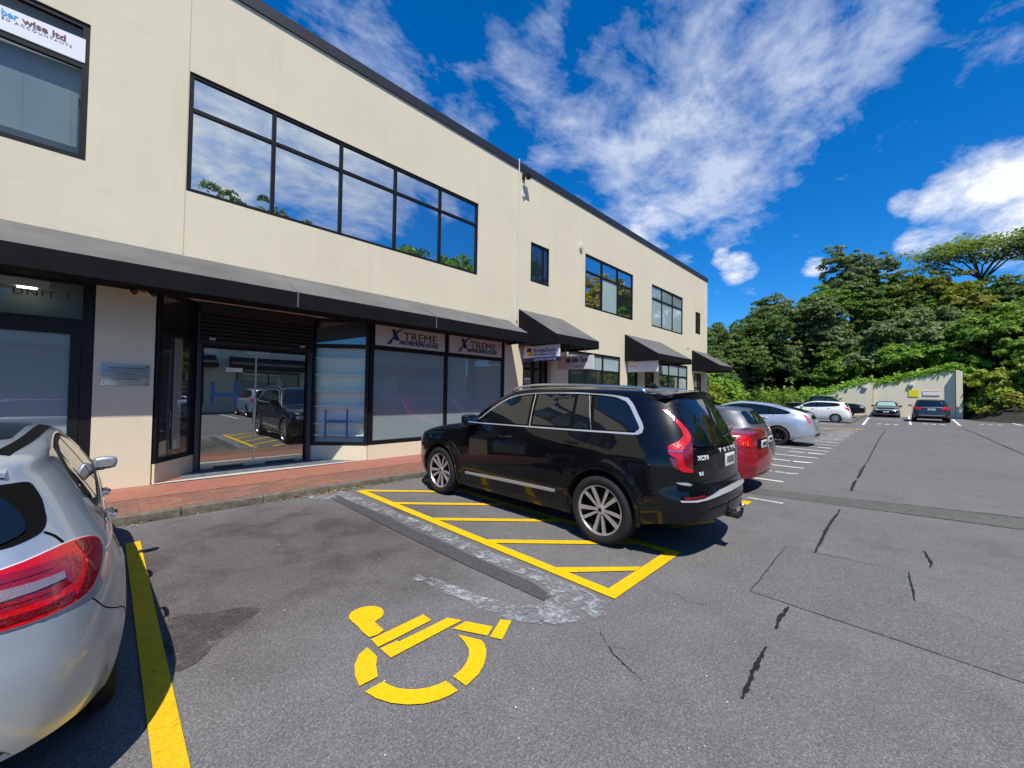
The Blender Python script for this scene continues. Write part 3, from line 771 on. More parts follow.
# ------------------------------------------------------------------ silver hatchback beside the camera (hero, seen from its rear right corner)
def silver_hatch(loc, rz, label):
    P = M['silver_paint']
    S = dict(W=.90, nu=150, paint=P,
        rear=[(.18, -2.02), (.30, -2.09), (.45, -2.115), (.60, -2.11), (.72, -2.075), (.85, -2.03), (.98, -1.97), (1.06, -1.90), (1.2, -1.78), (1.33, -1.66), (1.45, -1.58)],
        front=[(.2, 2.05), (.35, 2.12), (.55, 2.14), (.7, 2.11), (.8, 2.05), (1.45, 2.0)],
        top=[(-1.72, 1.325), (-1.5, 1.36), (-1.0, 1.398), (-.4, 1.415), (.0, 1.405), (.3, 1.365), (.7, 1.21), (1.0, 1.06), (1.1, 1.015), (1.5, .95), (1.9, .84), (2.05, .76), (2.14, .66)],
        bot=[(-2.1, .37), (-1.75, .29), (-1.3, .19), (1.5, .18), (1.9, .2), (2.14, .24)],
        side=[(.15, -.12), (.26, -.06), (.40, -.02), (.58, .0), (.72, -.002), (.84, -.022), (.92, -.045), (.98, -.08), (1.1, -.14), (1.3, -.26), (1.45, -.36)],
        cap=[(-2.1, .09), (-1.0, .10), (0.3, .10), (1.1, .09), (1.5, .15), (2.1, .16)],
        taper=[(-2.1, .955), (-1.7, .985), (-1.3, 1.0), (1.2, .995), (1.7, .985), (2.1, .95)],
        rc=(.50, .30), fc=(.55, .36), bow=.10, fbow=.12,
        wheel_r=.318, wheel_w=.225, rim_r=.225, axles=(-1.33, 1.37), track=1.55, arch_r=.352, arch_up=.012,
        rim_style=(5, 'plain'), rim_mats=[M['rim_silver'], M['rim_dark']], flare=[(-1.33, .33, .40, .022), (1.37, .33, .40, .016)])
    root, bvh = make_car('parked_car', S, loc, rz, label)
    out = [(.86, .975), (.60, 1.14), (.28, 1.265), (-.08, 1.32), (-.55, 1.32), (-.95, 1.285), (-1.20, 1.22), (-1.34, 1.13), (-1.34, 1.04), (-1.1, .985), (-.5, .96), (.2, .955)]
    ol = spl(out, 4, True)
    deco(root, bvh, 'side_glass_surround', ol, 'R', M['black_plastic'], both=True, off=.002, h=.06)
    deco(root, bvh, 'front_door_window', [(.66, .985), (.52, 1.13), (.28, 1.238), (-.05, 1.292), (-.16, 1.292), (-.14, .98)], 'R', M['car_glass'], both=True, off=.006, h=.05)
    deco(root, bvh, 'rear_door_window', rnd([(-.22, .982), (-.24, 1.292), (-.55, 1.292), (-.88, 1.265), (-.98, 1.16), (-.94, 1.0)], .03), 'R', M['car_glass'], both=True, off=.006, h=.05)
    deco(root, bvh, 'rear_quarter_window', rnd([(-1.01, 1.01), (-1.04, 1.17), (-.97, 1.255), (-1.17, 1.20), (-1.28, 1.12), (-1.28, 1.05)], .03), 'R', M['car_glass'], both=True, off=.006, h=.05)
    deco(root, bvh, 'window_trim', strip(spl([(.90, .955), (.2, .940), (-.5, .945), (-1.1, .97), (-1.34, 1.02), (-1.37, 1.08)], 4), .016), 'R', M['chrome'], both=True, off=.008, thick=.016)
    for ln in ([(.88, .25), (.93, .6), (.93, .95)], [(-.17, .22), (-.17, .96)], [(-.95, .40), (-.93, .60), (-1.12, .82), (-1.18, 1.0)]):
        deco(root, bvh, 'door_gap', strip(spl(ln, 5), .007), 'R', M['gap'], both=True, off=.0012, thick=.004)
    deco(root, bvh, 'bumper_gap', strip(spl([(-1.665, .56), (-1.70, .603), (-1.80, .645), (-1.90, .70), (-1.95, .77)], 5), .005), 'R', M['gap'], both=True, off=.0012, thick=.004)
    deco(root, bvh, 'shoulder_crease', strip(spl([(1.4, .80), (.6, .84), (-.4, .865), (-1.2, .885), (-1.72, .90)], 5), [.004]+[.014]*19+[.004]), 'R', P, both=True, off=.004, thick=.012, h=.04)
    deco(root, bvh, 'fuel_flap', strip(spl([(-1.36, .93), (-1.20, .93), (-1.18, .80), (-1.34, .79)], 4, True)+[(-1.36, .93)], .004), 'R', M['gap'], off=.0012, thick=.003)
    for s in (1, -1):
        for hx, hz in ((.02, .845), (-.88, .875)): handle(root, hx, ycast(bvh, hx, hz), hz, s, M['chrome'])
        mirror(root, .64, .905, .985, s, P, .58)
        pts = spl([(-1.45, s*.57, 1.345), (-1.0, s*.60, 1.385), (-.4, s*.615, 1.40), (.2, s*.62, 1.365)], 4)
    # dark roof panel
    deco(root, bvh, 'roof_panel', rnd([(-1.15, .50), (.26, .52), (.26, -.52), (-1.15, -.50)], .1), 'T', M['car_glass'], off=.003, h=.1)
    deco(root, bvh, 'windscreen', rnd([(.34, .54), (1.0, .66), (1.0, -.66), (.34, -.54)], .1), 'T', M['car_glass'], off=.003, h=.08)
    # rear window with its dark border, silver hatch below
    deco(root, bvh, 'rear_glass_border', rnd([(.50, 1.245), (.592, 1.235), (.63, 1.165), (.65, 1.085), (.64, 1.055), (.59, 1.043), (.45, 1.025), (-.45, 1.025), (-.59, 1.043), (-.64, 1.055), (-.65, 1.085), (-.63, 1.165), (-.592, 1.235), (-.50, 1.245)], .02, 2), 'B', M['gap'], off=.003, h=.035)
    deco(root, bvh, 'rear_glass', rnd([(.46, 1.225), (.53, 1.20), (.585, 1.12), (.60, 1.075), (.56, 1.055), (-.56, 1.055), (-.60, 1.075), (-.585, 1.12), (-.53, 1.20), (-.46, 1.225)], .03, 2), 'B', M['car_glass'], off=.008, h=.035)
    fr = (45, -1, -1)
    lamp = spl([(-1.24, .955), (-1.041, .978), (-.90, .992), (-.80, .993), (-.704, .978), (-.657, .955), (-.672, .92), (-.735, .865), (-.83, .808), (-.909, .794), (-1.013, .790), (-1.12, .795), (-1.24, .81)], 3)
    deco(root, bvh, 'tail_light', lamp, fr, M['red_lamp'], both=True, off=.010, thick=.03, h=.03)
    rim_ = [(a*1.0, c) for a, c in lamp]
    deco(root, bvh, 'lamp_seal', strip(rim_, .010), fr, M['badge'], both=True, off=.004, thick=.02, h=.03)
    deco(root, bvh, 'lamp_dark_corner', spl([(-.79, .985), (-.705, .970), (-.667, .950), (-.70, .905), (-.77, .855), (-.86, .812), (-.90, .806), (-.84, .86), (-.79, .92)], 2, True), fr, M['dark_red_lamp'], both=True, off=.013, h=.03)
    deco(root, bvh, 'lamp_inner_panel', spl([(-1.22, .953), (-1.0, .962), (-.87, .955), (-.815, .935), (-.86, .880), (-.95, .852), (-1.22, .856)], 2, True), fr, M['mid_red_lamp'], both=True, off=.0115, h=.03)
    deco(root, bvh, 'lamp_rib', strip([(-1.22, .938), (-.93, .936)], .004), fr, M['dark_red_lamp'], both=True, off=.014, h=.03)
    deco(root, bvh, 'lamp_rib', strip([(-1.22, .868), (-.96, .862)], .004), fr, M['dark_red_lamp'], both=True, off=.014, h=.03)
    deco(root, bvh, 'lamp_dark_band', spl([(-.90, .835), (-1.0, .826), (-1.2, .836), (-1.2, .812), (-1.0, .802), (-.915, .806)], 2, True), fr, M['dark_red_lamp'], both=True, off=.013, h=.03)
    deco(root, bvh, 'reversing_lamp', [(-1.22, .920), (-1.063, .916), (-.905, .913), (-.912, .888), (-1.073, .882), (-1.22, .880)], fr, M['ribbed_lamp'], both=True, off=.016, h=.03)
    deco(root, bvh, 'tailgate_gap', strip(spl([(.645, 1.055), (.675, 1.03), (.705, .992)], 3), .006), 'B', M['gap'], off=.0015, thick=.004)
    deco(root, bvh, 'tailgate_gap', strip(spl([(-.645, 1.055), (-.675, 1.03), (-.705, .992)], 3), .006), 'B', M['gap'], off=.0015, thick=.004)
    deco(root, bvh, 'lower_bumper', [(.62, .36), (.55, .44), (-.55, .44), (-.62, .36)], 'B', M['black_plastic'], off=.004)
    plate(root, bvh, .60, -1, .36, .125)
    deco(root, bvh, 'roof_edge_strip', strip(spl([(-1.50, -.50), (-1.1, -.548), (-.4, -.57), (.25, -.575)], 4), .05), 'T', M['gap'], both=False, off=.004, h=.05)
    deco(root, bvh, 'roof_edge_strip', strip(spl([(-1.50, .50), (-1.1, .548), (-.4, .57), (.25, .575)], 4), .05), 'T', M['gap'], both=False, off=.004, h=.05)
    b = MB(); sp = []; pr = [(-1.42, 1.385), (-1.66, 1.362), (-1.80, 1.335), (-1.805, 1.318), (-1.70, 1.305), (-1.55, 1.31)]
    for k in range(17):
        t = -1+2*k/16; sp.append([(a+.10*t*t, .53*t, c-.05*t*t) for a, c in pr])
    for k in range(16):
        for i in range(6): b.poly([sp[k][i], sp[k][(i+1) % 6], sp[k+1][(i+1) % 6], sp[k+1][i]])
    b.poly(sp[0]); b.poly(sp[-1][::-1]); b.build('roof_spoiler', P, root, 40)
    return root, bvh, S
# ------------------------------------------------------------------ other cars
def gcar(loc, rz, label, P, K, group=None):
    """K: profile set and decoration set of one kind of car"""
    S = dict(K['S']); S['paint'] = P
    root, bvh = make_car('parked_car' if not K.get('ute') else 'parked_pickup', S, loc, rz, label, group, 'pickup' if K.get('ute') else 'car')
    deco(root, bvh, 'side_glass_surround', K['glass'], 'L', M['gap'], both=True, off=.002, h=.07)
    for pl in K['panes']: deco(root, bvh, 'side_window', pl, 'L', K.get('gm', M['car_glass']), both=True, off=.006, h=.06)
    if K.get('trim'): deco(root, bvh, 'window_trim', strip(K['trim'], .016), 'L', M['chrome'], both=True, off=.006)
    for ln in K.get('gaps', []): deco(root, bvh, 'door_gap', strip(spl(ln, 4), .008), 'L', M['gap'], both=True, off=.0012, thick=.004)
    if K.get('screen'): deco(root, bvh, 'windscreen', K['screen'], 'T', K.get('screen_m', M['car_glass']), off=.003, h=.08)
    if K.get('rearglass'): deco(root, bvh, 'rear_glass', K['rearglass'], K.get('rgf', 'B'), M['car_glass'], off=.006, h=.05)
    if K.get('rearglass2'): deco(root, bvh, 'rear_glass', K['rearglass2'], 'B', M['car_glass'], off=.006, h=.05)
    for poly, fr, m in K.get('rear_lamps', []): deco(root, bvh, 'tail_light', poly, fr, M[m], both=True, off=.006, h=.04)
    for poly, fr, m in K.get('front_lamps', []): deco(root, bvh, 'headlight', poly, fr, M[m], both=True, off=.006, h=.04)
    for nm, poly, fr, m in K.get('extra', []): deco(root, bvh, nm, poly, fr, M[m], off=.006, h=.05)
    for s in (1, -1):
        for hx, hz in K.get('handles', []): handle(root, hx, ycast(bvh, hx, hz), hz, s, P)
        mx, my, mz = K['mirror']; mirror(root, mx, my, mz, s, P if not K.get('dark_mirror') else M['black_plastic'], .8)
    plate(root, bvh, K['plate'][0], -1); plate(root, bvh, K['plate'][1], 1)
    if K.get('spoiler'):
        x, z, w = K['spoiler']; b = MB(); sp = []
        pr = [(x+.18, z+.010), (x, z), (x-.06, z-.015), (x-.06, z-.035), (x+.02, z-.045), (x+.14, z-.04)]
        for k in range(11):
            t = -1+2*k/10; sp.append([(a+.10*t*t, w*t, c-.03*t*t) for a, c in pr])
        for k in range(10):
            for i in range(6): b.poly([sp[k][i], sp[k][(i+1) % 6], sp[k+1][(i+1) % 6], sp[k+1][i]])
        b.poly(sp[0]); b.poly(sp[-1][::-1]); b.build('roof_spoiler', M[K['spoiler_m']] if K.get('spoiler_m') else P, root, 40)
    return root, bvh
sideA = [(.15, -.10), (.27, -.05), (.42, -.015), (.60, .0), (.76, -.004), (.88, -.03), (.95, -.07), (1.15, -.16), (1.32, -.25), (1.5, -.36)]
KINDS_ = {}
# compact grey hatch
KINDS_['hatch'] = dict(S=dict(W=.895, nu=100, ns=24, nc=9, rear=[(.18, -2.08), (.35, -2.17), (.52, -2.19), (.7, -2.15), (.9, -2.09), (1.0, -2.03), (1.2, -1.90), (1.36, -1.76), (1.5, -1.68)],
    front=[(.2, 2.12), (.4, 2.20), (.6, 2.20), (.75, 2.14), (1.5, 2.0)],
    top=[(-1.85, 1.375), (-1.5, 1.41), (-1.0, 1.44), (-.4, 1.455), (0, 1.44), (.35, 1.36), (.75, 1.16), (1.0, 1.03), (1.2, .98), (1.7, .90), (2.0, .80), (2.2, .66)],
    bot=[(-2.2, .33), (-1.8, .24), (-1.3, .18), (1.6, .18), (2.2, .24)], side=sideA, cap=[(-2.2, .09), (.3, .10), (1.1, .09), (1.6, .16), (2.2, .15)],
    taper=[(-2.2, .96), (-1.6, .99), (1.3, 1.0), (2.2, .95)], rc=(.45, .28), fc=(.5, .34), bow=.12, fbow=.12,
    wheel_r=.325, wheel_w=.215, rim_r=.225, axles=(-1.32, 1.38), track=1.56, arch_r=.36, arch_up=.01, rim_style=(5, 'plain'), rim_mats=[M['rim_silver'], M['rim_dark']]),
    glass=spl([(.92, .99), (.55, 1.20), (.15, 1.345), (-.3, 1.375), (-.9, 1.35), (-1.35, 1.26), (-1.50, 1.12), (-1.35, 1.04), (-.7, .99), (.2, .97)], 3, True),
    panes=[[(.74, 1.0), (.5, 1.18), (.12, 1.315), (-.18, 1.345), (-.16, .99)], [(-.25, .99), (-.28, 1.345), (-.85, 1.32), (-.95, 1.2), (-.9, 1.02)], [(-1.0, 1.05), (-1.03, 1.27), (-1.28, 1.22), (-1.40, 1.12), (-1.3, 1.07)]],
    gaps=[[(.9, .28), (.95, .95)], [(-.2, .22), (-.2, .97)], [(-.95, .4), (-1.2, .8), (-1.25, 1.0)]], handles=[(.0, .87), (-.95, .89)], mirror=(.62, .93, 1.0),
    screen=rnd([(.38, .52), (.98, .64), (.98, -.64), (.38, -.52)], .08), rearglass=rnd([(.50, 1.33), (.62, 1.06), (-.62, 1.06), (-.50, 1.33)], .06),
    rear_lamps=[(rnd([(-.62, .98), (-.70, .90), (-.95, .86), (-1.25, .88), (-1.25, .96), (-.95, .99)], .02), (50, 1, -1), 'red_lamp')],
    front_lamps=[(rnd([(.55, .76), (.80, .72), (.95, .62), (.72, .60)], .03), 'F', 'clear_lamp')],
    extra=[('grille', rnd([(.45, .62), (.40, .42), (-.40, .42), (-.45, .62)], .04), 'F', 'gap')], plate=(.74, .48), spoiler=(-1.80, 1.385, .50))
# grey-silver liftback with a sloping tail
KINDS_['lift'] = dict(S=dict(W=.875, nu=110, ns=24, nc=9, rear=[(.18, -2.10), (.32, -2.20), (.50, -2.225), (.62, -2.20), (.76, -2.17), (.98, -2.13), (1.08, -2.09), (1.2, -1.95), (1.5, -1.6)],
    front=[(.2, 2.12), (.4, 2.22), (.6, 2.22), (.72, 2.15), (1.5, 1.9)],
    top=[(-2.14, 1.085), (-1.95, 1.16), (-1.5, 1.305), (-1.0, 1.42), (-.5, 1.475), (-.1, 1.49), (.25, 1.455), (.6, 1.33), (1.0, 1.13), (1.35, .985), (1.7, .88), (2.0, .76), (2.22, .62)],
    bot=[(-2.2, .34), (-1.9, .26), (-1.5, .18), (1.6, .17), (2.2, .24)], side=[(.15, -.10), (.27, -.05), (.42, -.015), (.60, .0), (.8, -.006), (.93, -.035), (1.02, -.08), (1.2, -.16), (1.38, -.26), (1.5, -.34)], cap=[(-2.2, .07), (.3, .10), (1.3, .10), (1.6, .15), (2.2, .14)],
    taper=[(-2.2, .93), (-1.6, .985), (1.3, 1.0), (2.2, .93)], rc=(.42, .26), fc=(.6, .40), bow=.10, fbow=.16,
    wheel_r=.318, wheel_w=.215, rim_r=.215, axles=(-1.28, 1.42), track=1.53, arch_r=.36, arch_up=.012, rim_style=(7, 'plain'), rim_mats=[M['rim_dark'], M['rim_dark']]),
    glass=spl([(1.18, 1.02), (.8, 1.19), (.4, 1.33), (-.05, 1.405), (-.5, 1.395), (-1.0, 1.33), (-1.40, 1.23), (-1.62, 1.135), (-1.58, 1.085), (-1.3, 1.06), (-.3, 1.01), (.5, .985)], 3, True),
    panes=[[(.62, 1.01), (.66, 1.20), (.38, 1.30), (-.05, 1.375), (-.12, 1.37), (-.1, 1.01)], [(-.19, 1.02), (-.21, 1.37), (-.5, 1.365), (-.93, 1.31), (-1.0, 1.18), (-.95, 1.06)], [(-1.05, 1.075), (-1.04, 1.29), (-1.35, 1.21), (-1.53, 1.13), (-1.45, 1.09)], [(.70, 1.02), (.74, 1.16), (1.02, 1.04)]],
    gaps=[[(1.0, .28), (1.05, .98)], [(-.15, .22), (-.15, 1.0)], [(-.95, .38), (-1.1, .72), (-1.15, 1.05)]], handles=[(.05, .90), (-.90, .93)], mirror=(.70, .93, 1.03),
    screen=rnd([(.35, .52), (1.15, .66), (1.15, -.66), (.35, -.52)], .08), rgf='T', rearglass=rnd([(-1.30, .50), (-2.05, .58), (-2.05, -.58), (-1.30, -.50)], .06),
    rearglass2=rnd([(.50, 1.05), (.56, .93), (-.56, .93), (-.50, 1.05)], .03),
    rear_lamps=[(rnd([(-.70, 1.08), (-.78, .92), (-.80, .80), (-.93, .80), (-.90, .94), (-.80, 1.08)], .02), (50, 1, -1), 'pink_lamp')],
    front_lamps=[(rnd([(.45, .70), (.72, .78), (.80, .62), (.5, .58)], .03), 'F', 'clear_lamp')],
    extra=[('bumper_insert', rnd([(.55, .36), (.5, .44), (-.5, .44), (-.55, .36)], .03), 'B', 'black_plastic')], plate=(.80, .45), spoiler=(-2.08, 1.10, .58), spoiler_m='gap')
# red saloon
KINDS_['saloon'] = dict(S=dict(W=.90, nu=110, ns=24, nc=10, rear=[(.18, -2.12), (.32, -2.22), (.50, -2.25), (.62, -2.235), (.80, -2.185), (.95, -2.17), (1.04, -2.15), (1.5, -1.9)],
    front=[(.2, 2.15), (.4, 2.24), (.6, 2.24), (.72, 2.16), (1.5, 1.9)],
    top=[(-2.17, 1.045), (-2.0, 1.062), (-1.72, 1.075), (-1.4, 1.20), (-1.05, 1.335), (-.7, 1.405), (-.3, 1.425), (.1, 1.40), (.45, 1.29), (.85, 1.09), (1.05, 1.0), (1.5, .94), (1.9, .84), (2.24, .66)],
    bot=[(-2.25, .30), (-1.9, .22), (-1.5, .17), (1.6, .17), (2.2, .22)], side=[(.15, -.11), (.27, -.05), (.42, -.015), (.60, .0), (.78, -.004), (.90, -.03), (.98, -.07), (1.15, -.17), (1.35, -.29), (1.45, -.36)], cap=[(-2.2, .12), (-1.6, .11), (.3, .10), (1.1, .10), (1.6, .16), (2.2, .15)],
    taper=[(-2.25, .95), (-1.6, .985), (1.3, 1.0), (2.2, .94)], rc=(.48, .28), fc=(.55, .36), bow=.12, fbow=.14,
    wheel_r=.325, wheel_w=.225, rim_r=.235, axles=(-1.32, 1.40), track=1.56, arch_r=.36, arch_up=.012, rim_style=(10, 'plain'), rim_mats=[M['rim_silver'], M['rim_dark']]),
    glass=spl([(.95, .99), (.6, 1.16), (.2, 1.30), (-.3, 1.345), (-.8, 1.32), (-1.2, 1.19), (-1.45, 1.05), (-1.2, 1.01), (-.5, .98), (.3, .965)], 3, True),
    panes=[[(.76, .995), (.52, 1.15), (.18, 1.27), (-.14, 1.315), (-.12, .985)], [(-.21, .99), (-.23, 1.315), (-.75, 1.29), (-1.1, 1.18), (-1.15, 1.04)]],
    gaps=[[(.9, .28), (.95, .95)], [(-.17, .22), (-.17, .97)], [(-.95, .4), (-1.2, .8), (-1.3, 1.0)]], handles=[(.0, .88), (-.95, .90)], mirror=(.62, .93, 1.0), trim=spl([(.95, .98), (.2, .955), (-.5, .97), (-1.2, 1.0), (-1.45, 1.04)], 3),
    screen=rnd([(.40, .52), (1.0, .66), (1.0, -.66), (.40, -.52)], .08), rgf='T', rearglass=rnd([(-.98, .48), (-1.62, .60), (-1.62, -.60), (-.98, -.48)], .06),
    rear_lamps=[(rnd([(-.62, 1.0), (-.72, .86), (-.95, .82), (-1.12, .80), (-1.10, .96), (-.9, 1.01)], .02), (48, 1, -1), 'red_lamp'), (rnd([(-.86, .92), (-.90, .84), (-1.02, .83), (-1.0, .92)], .02), (48, 1, -1), 'orange_lamp')],
    front_lamps=[(rnd([(.5, .74), (.76, .72), (.80, .62), (.5, .60)], .03), 'F', 'clear_lamp')],
    extra=[('plate_recess', rnd([(.32, .92), (.34, .76), (-.34, .76), (-.32, .92)], .03), 'B', 'gap'), ('bumper_reflector', rnd([(.74, .44), (.70, .49), (.52, .49), (.52, .45)], .01), 'B', 'dark_red_lamp'), ('bumper_reflector', rnd([(-.74, .44), (-.70, .49), (-.52, .49), (-.52, .45)], .01), 'B', 'dark_red_lamp'),
           ('lower_bumper', rnd([(.5, .27), (.45, .36), (-.45, .36), (-.5, .27)], .03), 'B', 'black_plastic'), ('grille', rnd([(.40, .66), (.34, .44), (-.34, .44), (-.40, .66)], .04), 'F', 'gap')], plate=(.83, .45))
# small white hatch
KINDS_['small'] = dict(S=dict(W=.85, nu=90, ns=22, nc=8, rear=[(.18, -1.82), (.35, -1.91), (.52, -1.925), (.7, -1.88), (.9, -1.84), (1.1, -1.78), (1.3, -1.68), (1.45, -1.60), (1.6, -1.55)],
    front=[(.2, 1.85), (.4, 1.92), (.6, 1.92), (.8, 1.84), (1.5, 1.7)],
    top=[(-1.75, 1.43), (-1.4, 1.475), (-.8, 1.505), (-.2, 1.51), (.2, 1.46), (.55, 1.33), (.95, 1.10), (1.1, 1.04), (1.5, .98), (1.75, .88), (1.92, .72)],
    bot=[(-1.9, .32), (-1.6, .24), (-1.2, .18), (1.4, .18), (1.92, .24)], side=[(.15, -.10), (.27, -.05), (.42, -.015), (.60, .0), (.8, -.004), (.95, -.035), (1.03, -.07), (1.25, -.14), (1.45, -.22), (1.6, -.3)], cap=[(-1.9, .09), (.3, .10), (1.0, .10), (1.6, .15), (2.2, .15)],
    taper=[(-1.92, .97), (-1.4, .99), (1.3, 1.0), (1.92, .94)], rc=(.40, .24), fc=(.45, .30), bow=.10, fbow=.10,
    wheel_r=.305, wheel_w=.19, rim_r=.205, axles=(-1.20, 1.23), track=1.50, arch_r=.34, arch_up=.01, rim_style=(10, 'cover'), rim_mats=[M['rim_silver'], M['rim_dark']]),
    glass=spl([(.98, 1.07), (.65, 1.25), (.3, 1.38), (-.3, 1.42), (-.9, 1.40), (-1.3, 1.36), (-1.45, 1.26), (-1.3, 1.16), (-.5, 1.08), (.3, 1.05)], 3, True),
    panes=[[(.78, 1.08), (.56, 1.25), (.26, 1.35), (-.12, 1.39), (-.10, 1.07)], [(-.18, 1.08), (-.2, 1.39), (-.85, 1.37), (-1.0, 1.25), (-.95, 1.12)]],
    gaps=[[(.8, .28), (.85, 1.0)], [(-.15, .22), (-.15, 1.05)], [(-.8, .4), (-1.05, .9)]], handles=[(.05, .95), (-.85, 1.0)], mirror=(.66, .88, 1.08),
    screen=rnd([(.32, .52), (1.0, .62), (1.0, -.62), (.32, -.52)], .08), rearglass=rnd([(.52, 1.40), (.60, 1.10), (-.60, 1.10), (-.52, 1.40)], .06),
    rear_lamps=[(rnd([(-.52, 1.10), (-.58, .93), (-.78, .86), (-.98, .84), (-.93, .98), (-.72, 1.05)], .03), (50, 1, -1), 'red_lamp')],
    front_lamps=[(rnd([(.45, .84), (.70, .84), (.74, .66), (.5, .64)], .03), 'F', 'clear_lamp')], plate=(.62, .42), spoiler=(-1.66, 1.45, .5))
# dark medium SUV seen from behind
KINDS_['suv'] = dict(S=dict(W=.915, nu=100, ns=24, nc=9, rear=[(.22, -2.16), (.38, -2.26), (.55, -2.28), (.75, -2.23), (1.0, -2.20), (1.12, -2.16), (1.4, -2.03), (1.6, -1.90), (1.75, -1.84)],
    front=[(.2, 2.18), (.4, 2.28), (.7, 2.28), (.9, 2.18), (1.75, 2.0)],
    top=[(-1.95, 1.60), (-1.5, 1.65), (-.8, 1.68), (-.2, 1.68), (.2, 1.63), (.6, 1.46), (1.0, 1.22), (1.2, 1.13), (1.7, 1.07), (2.05, .98), (2.28, .80)],
    bot=[(-2.28, .42), (-1.9, .32), (-1.4, .24), (1.6, .24), (2.28, .32)], side=[(.2, -.10), (.30, -.05), (.45, -.015), (.65, .0), (.9, -.006), (1.03, -.03), (1.1, -.07), (1.35, -.15), (1.55, -.23), (1.75, -.34)], cap=[(-2.2, .10), (.3, .11), (1.1, .10), (1.6, .17), (2.2, .16)],
    taper=[(-2.28, .96), (-1.6, .99), (1.3, 1.0), (2.28, .95)], rc=(.42, .24), fc=(.5, .32), bow=.10, fbow=.10,
    wheel_r=.36, wheel_w=.235, rim_r=.235, axles=(-1.32, 1.35), track=1.58, arch_r=.405, arch_up=.015, rim_style=(5, 'plain'), rim_mats=[M['rim_silver'], M['rim_dark']]),
    glass=spl([(1.05, 1.13), (.7, 1.33), (.3, 1.52), (-.3, 1.59), (-1.0, 1.57), (-1.55, 1.49), (-1.75, 1.33), (-1.6, 1.2), (-.7, 1.13), (.3, 1.11)], 3, True),
    panes=[[(.85, 1.14), (.6, 1.35), (.26, 1.49), (-.14, 1.55), (-.12, 1.13)], [(-.2, 1.14), (-.22, 1.55), (-.9, 1.54), (-1.0, 1.3), (-.95, 1.16)], [(-1.05, 1.18), (-1.08, 1.52), (-1.5, 1.45), (-1.64, 1.32), (-1.55, 1.22)]],
    gaps=[[(.9, .32), (.95, 1.08)], [(-.17, .26), (-.17, 1.1)]], handles=[(.0, .98), (-.95, 1.0)], mirror=(.72, 1.0, 1.16), trim=spl([(1.0, 1.12), (.3, 1.10), (-.7, 1.12), (-1.6, 1.18)], 3),
    screen=rnd([(.40, .54), (1.1, .68), (1.1, -.68), (.40, -.54)], .08), rearglass=rnd([(.54, 1.55), (.66, 1.20), (.6, 1.14), (-.6, 1.14), (-.66, 1.20), (-.54, 1.55)], .05),
    rear_lamps=[(rnd([(-.62, 1.12), (-.68, .92), (-.95, .90), (-1.15, .92), (-1.15, 1.05), (-.9, 1.12)], .03), (48, 1, -1), 'red_lamp')],
    front_lamps=[(rnd([(.5, .92), (.78, .92), (.80, .80), (.5, .78)], .03), 'F', 'clear_lamp')],
    extra=[('bumper_bright_strip', [(.62, .50), (.62, .535), (-.62, .535), (-.62, .50)], 'B', 'satin'), ('lower_bumper', rnd([(.75, .36), (.7, .46), (-.7, .46), (-.75, .36)], .03), 'B', 'black_plastic'), ('tailgate_strip', [(.5, 1.075), (.5, 1.095), (-.5, 1.095), (-.5, 1.075)], 'B', 'satin'),
           ('grille', rnd([(.45, .85), (.40, .6), (-.40, .6), (-.45, .85)], .04), 'F', 'gap')], plate=(.93, .55), spoiler=(-1.92, 1.61, .55))
# dark family hatch seen from the front, sun shade behind the windscreen
KINDS_['fronthatch'] = dict(KINDS_['hatch']); KINDS_['fronthatch']['screen_m'] = M['screen_shade']; KINDS_['fronthatch']['dark_mirror'] = True
KINDS_['fronthatch']['extra'] = [('grille', rnd([(.62, .50), (.56, .34), (-.56, .34), (-.62, .50)], .04), 'F', 'gap'), ('upper_grille', rnd([(.52, .70), (.45, .66), (-.45, .66), (-.52, .70)], .01), 'F', 'satin'), ('bumper_bright_strip', strip([(.75, .315), (0, .295), (-.75, .315)], .03), 'F', 'satin')]
KINDS_['fronthatch']['front_lamps'] = [(rnd([(.42, .70), (.60, .76), (.86, .76), (.84, .64), (.5, .62)], .02), 'F', 'clear_lamp')]
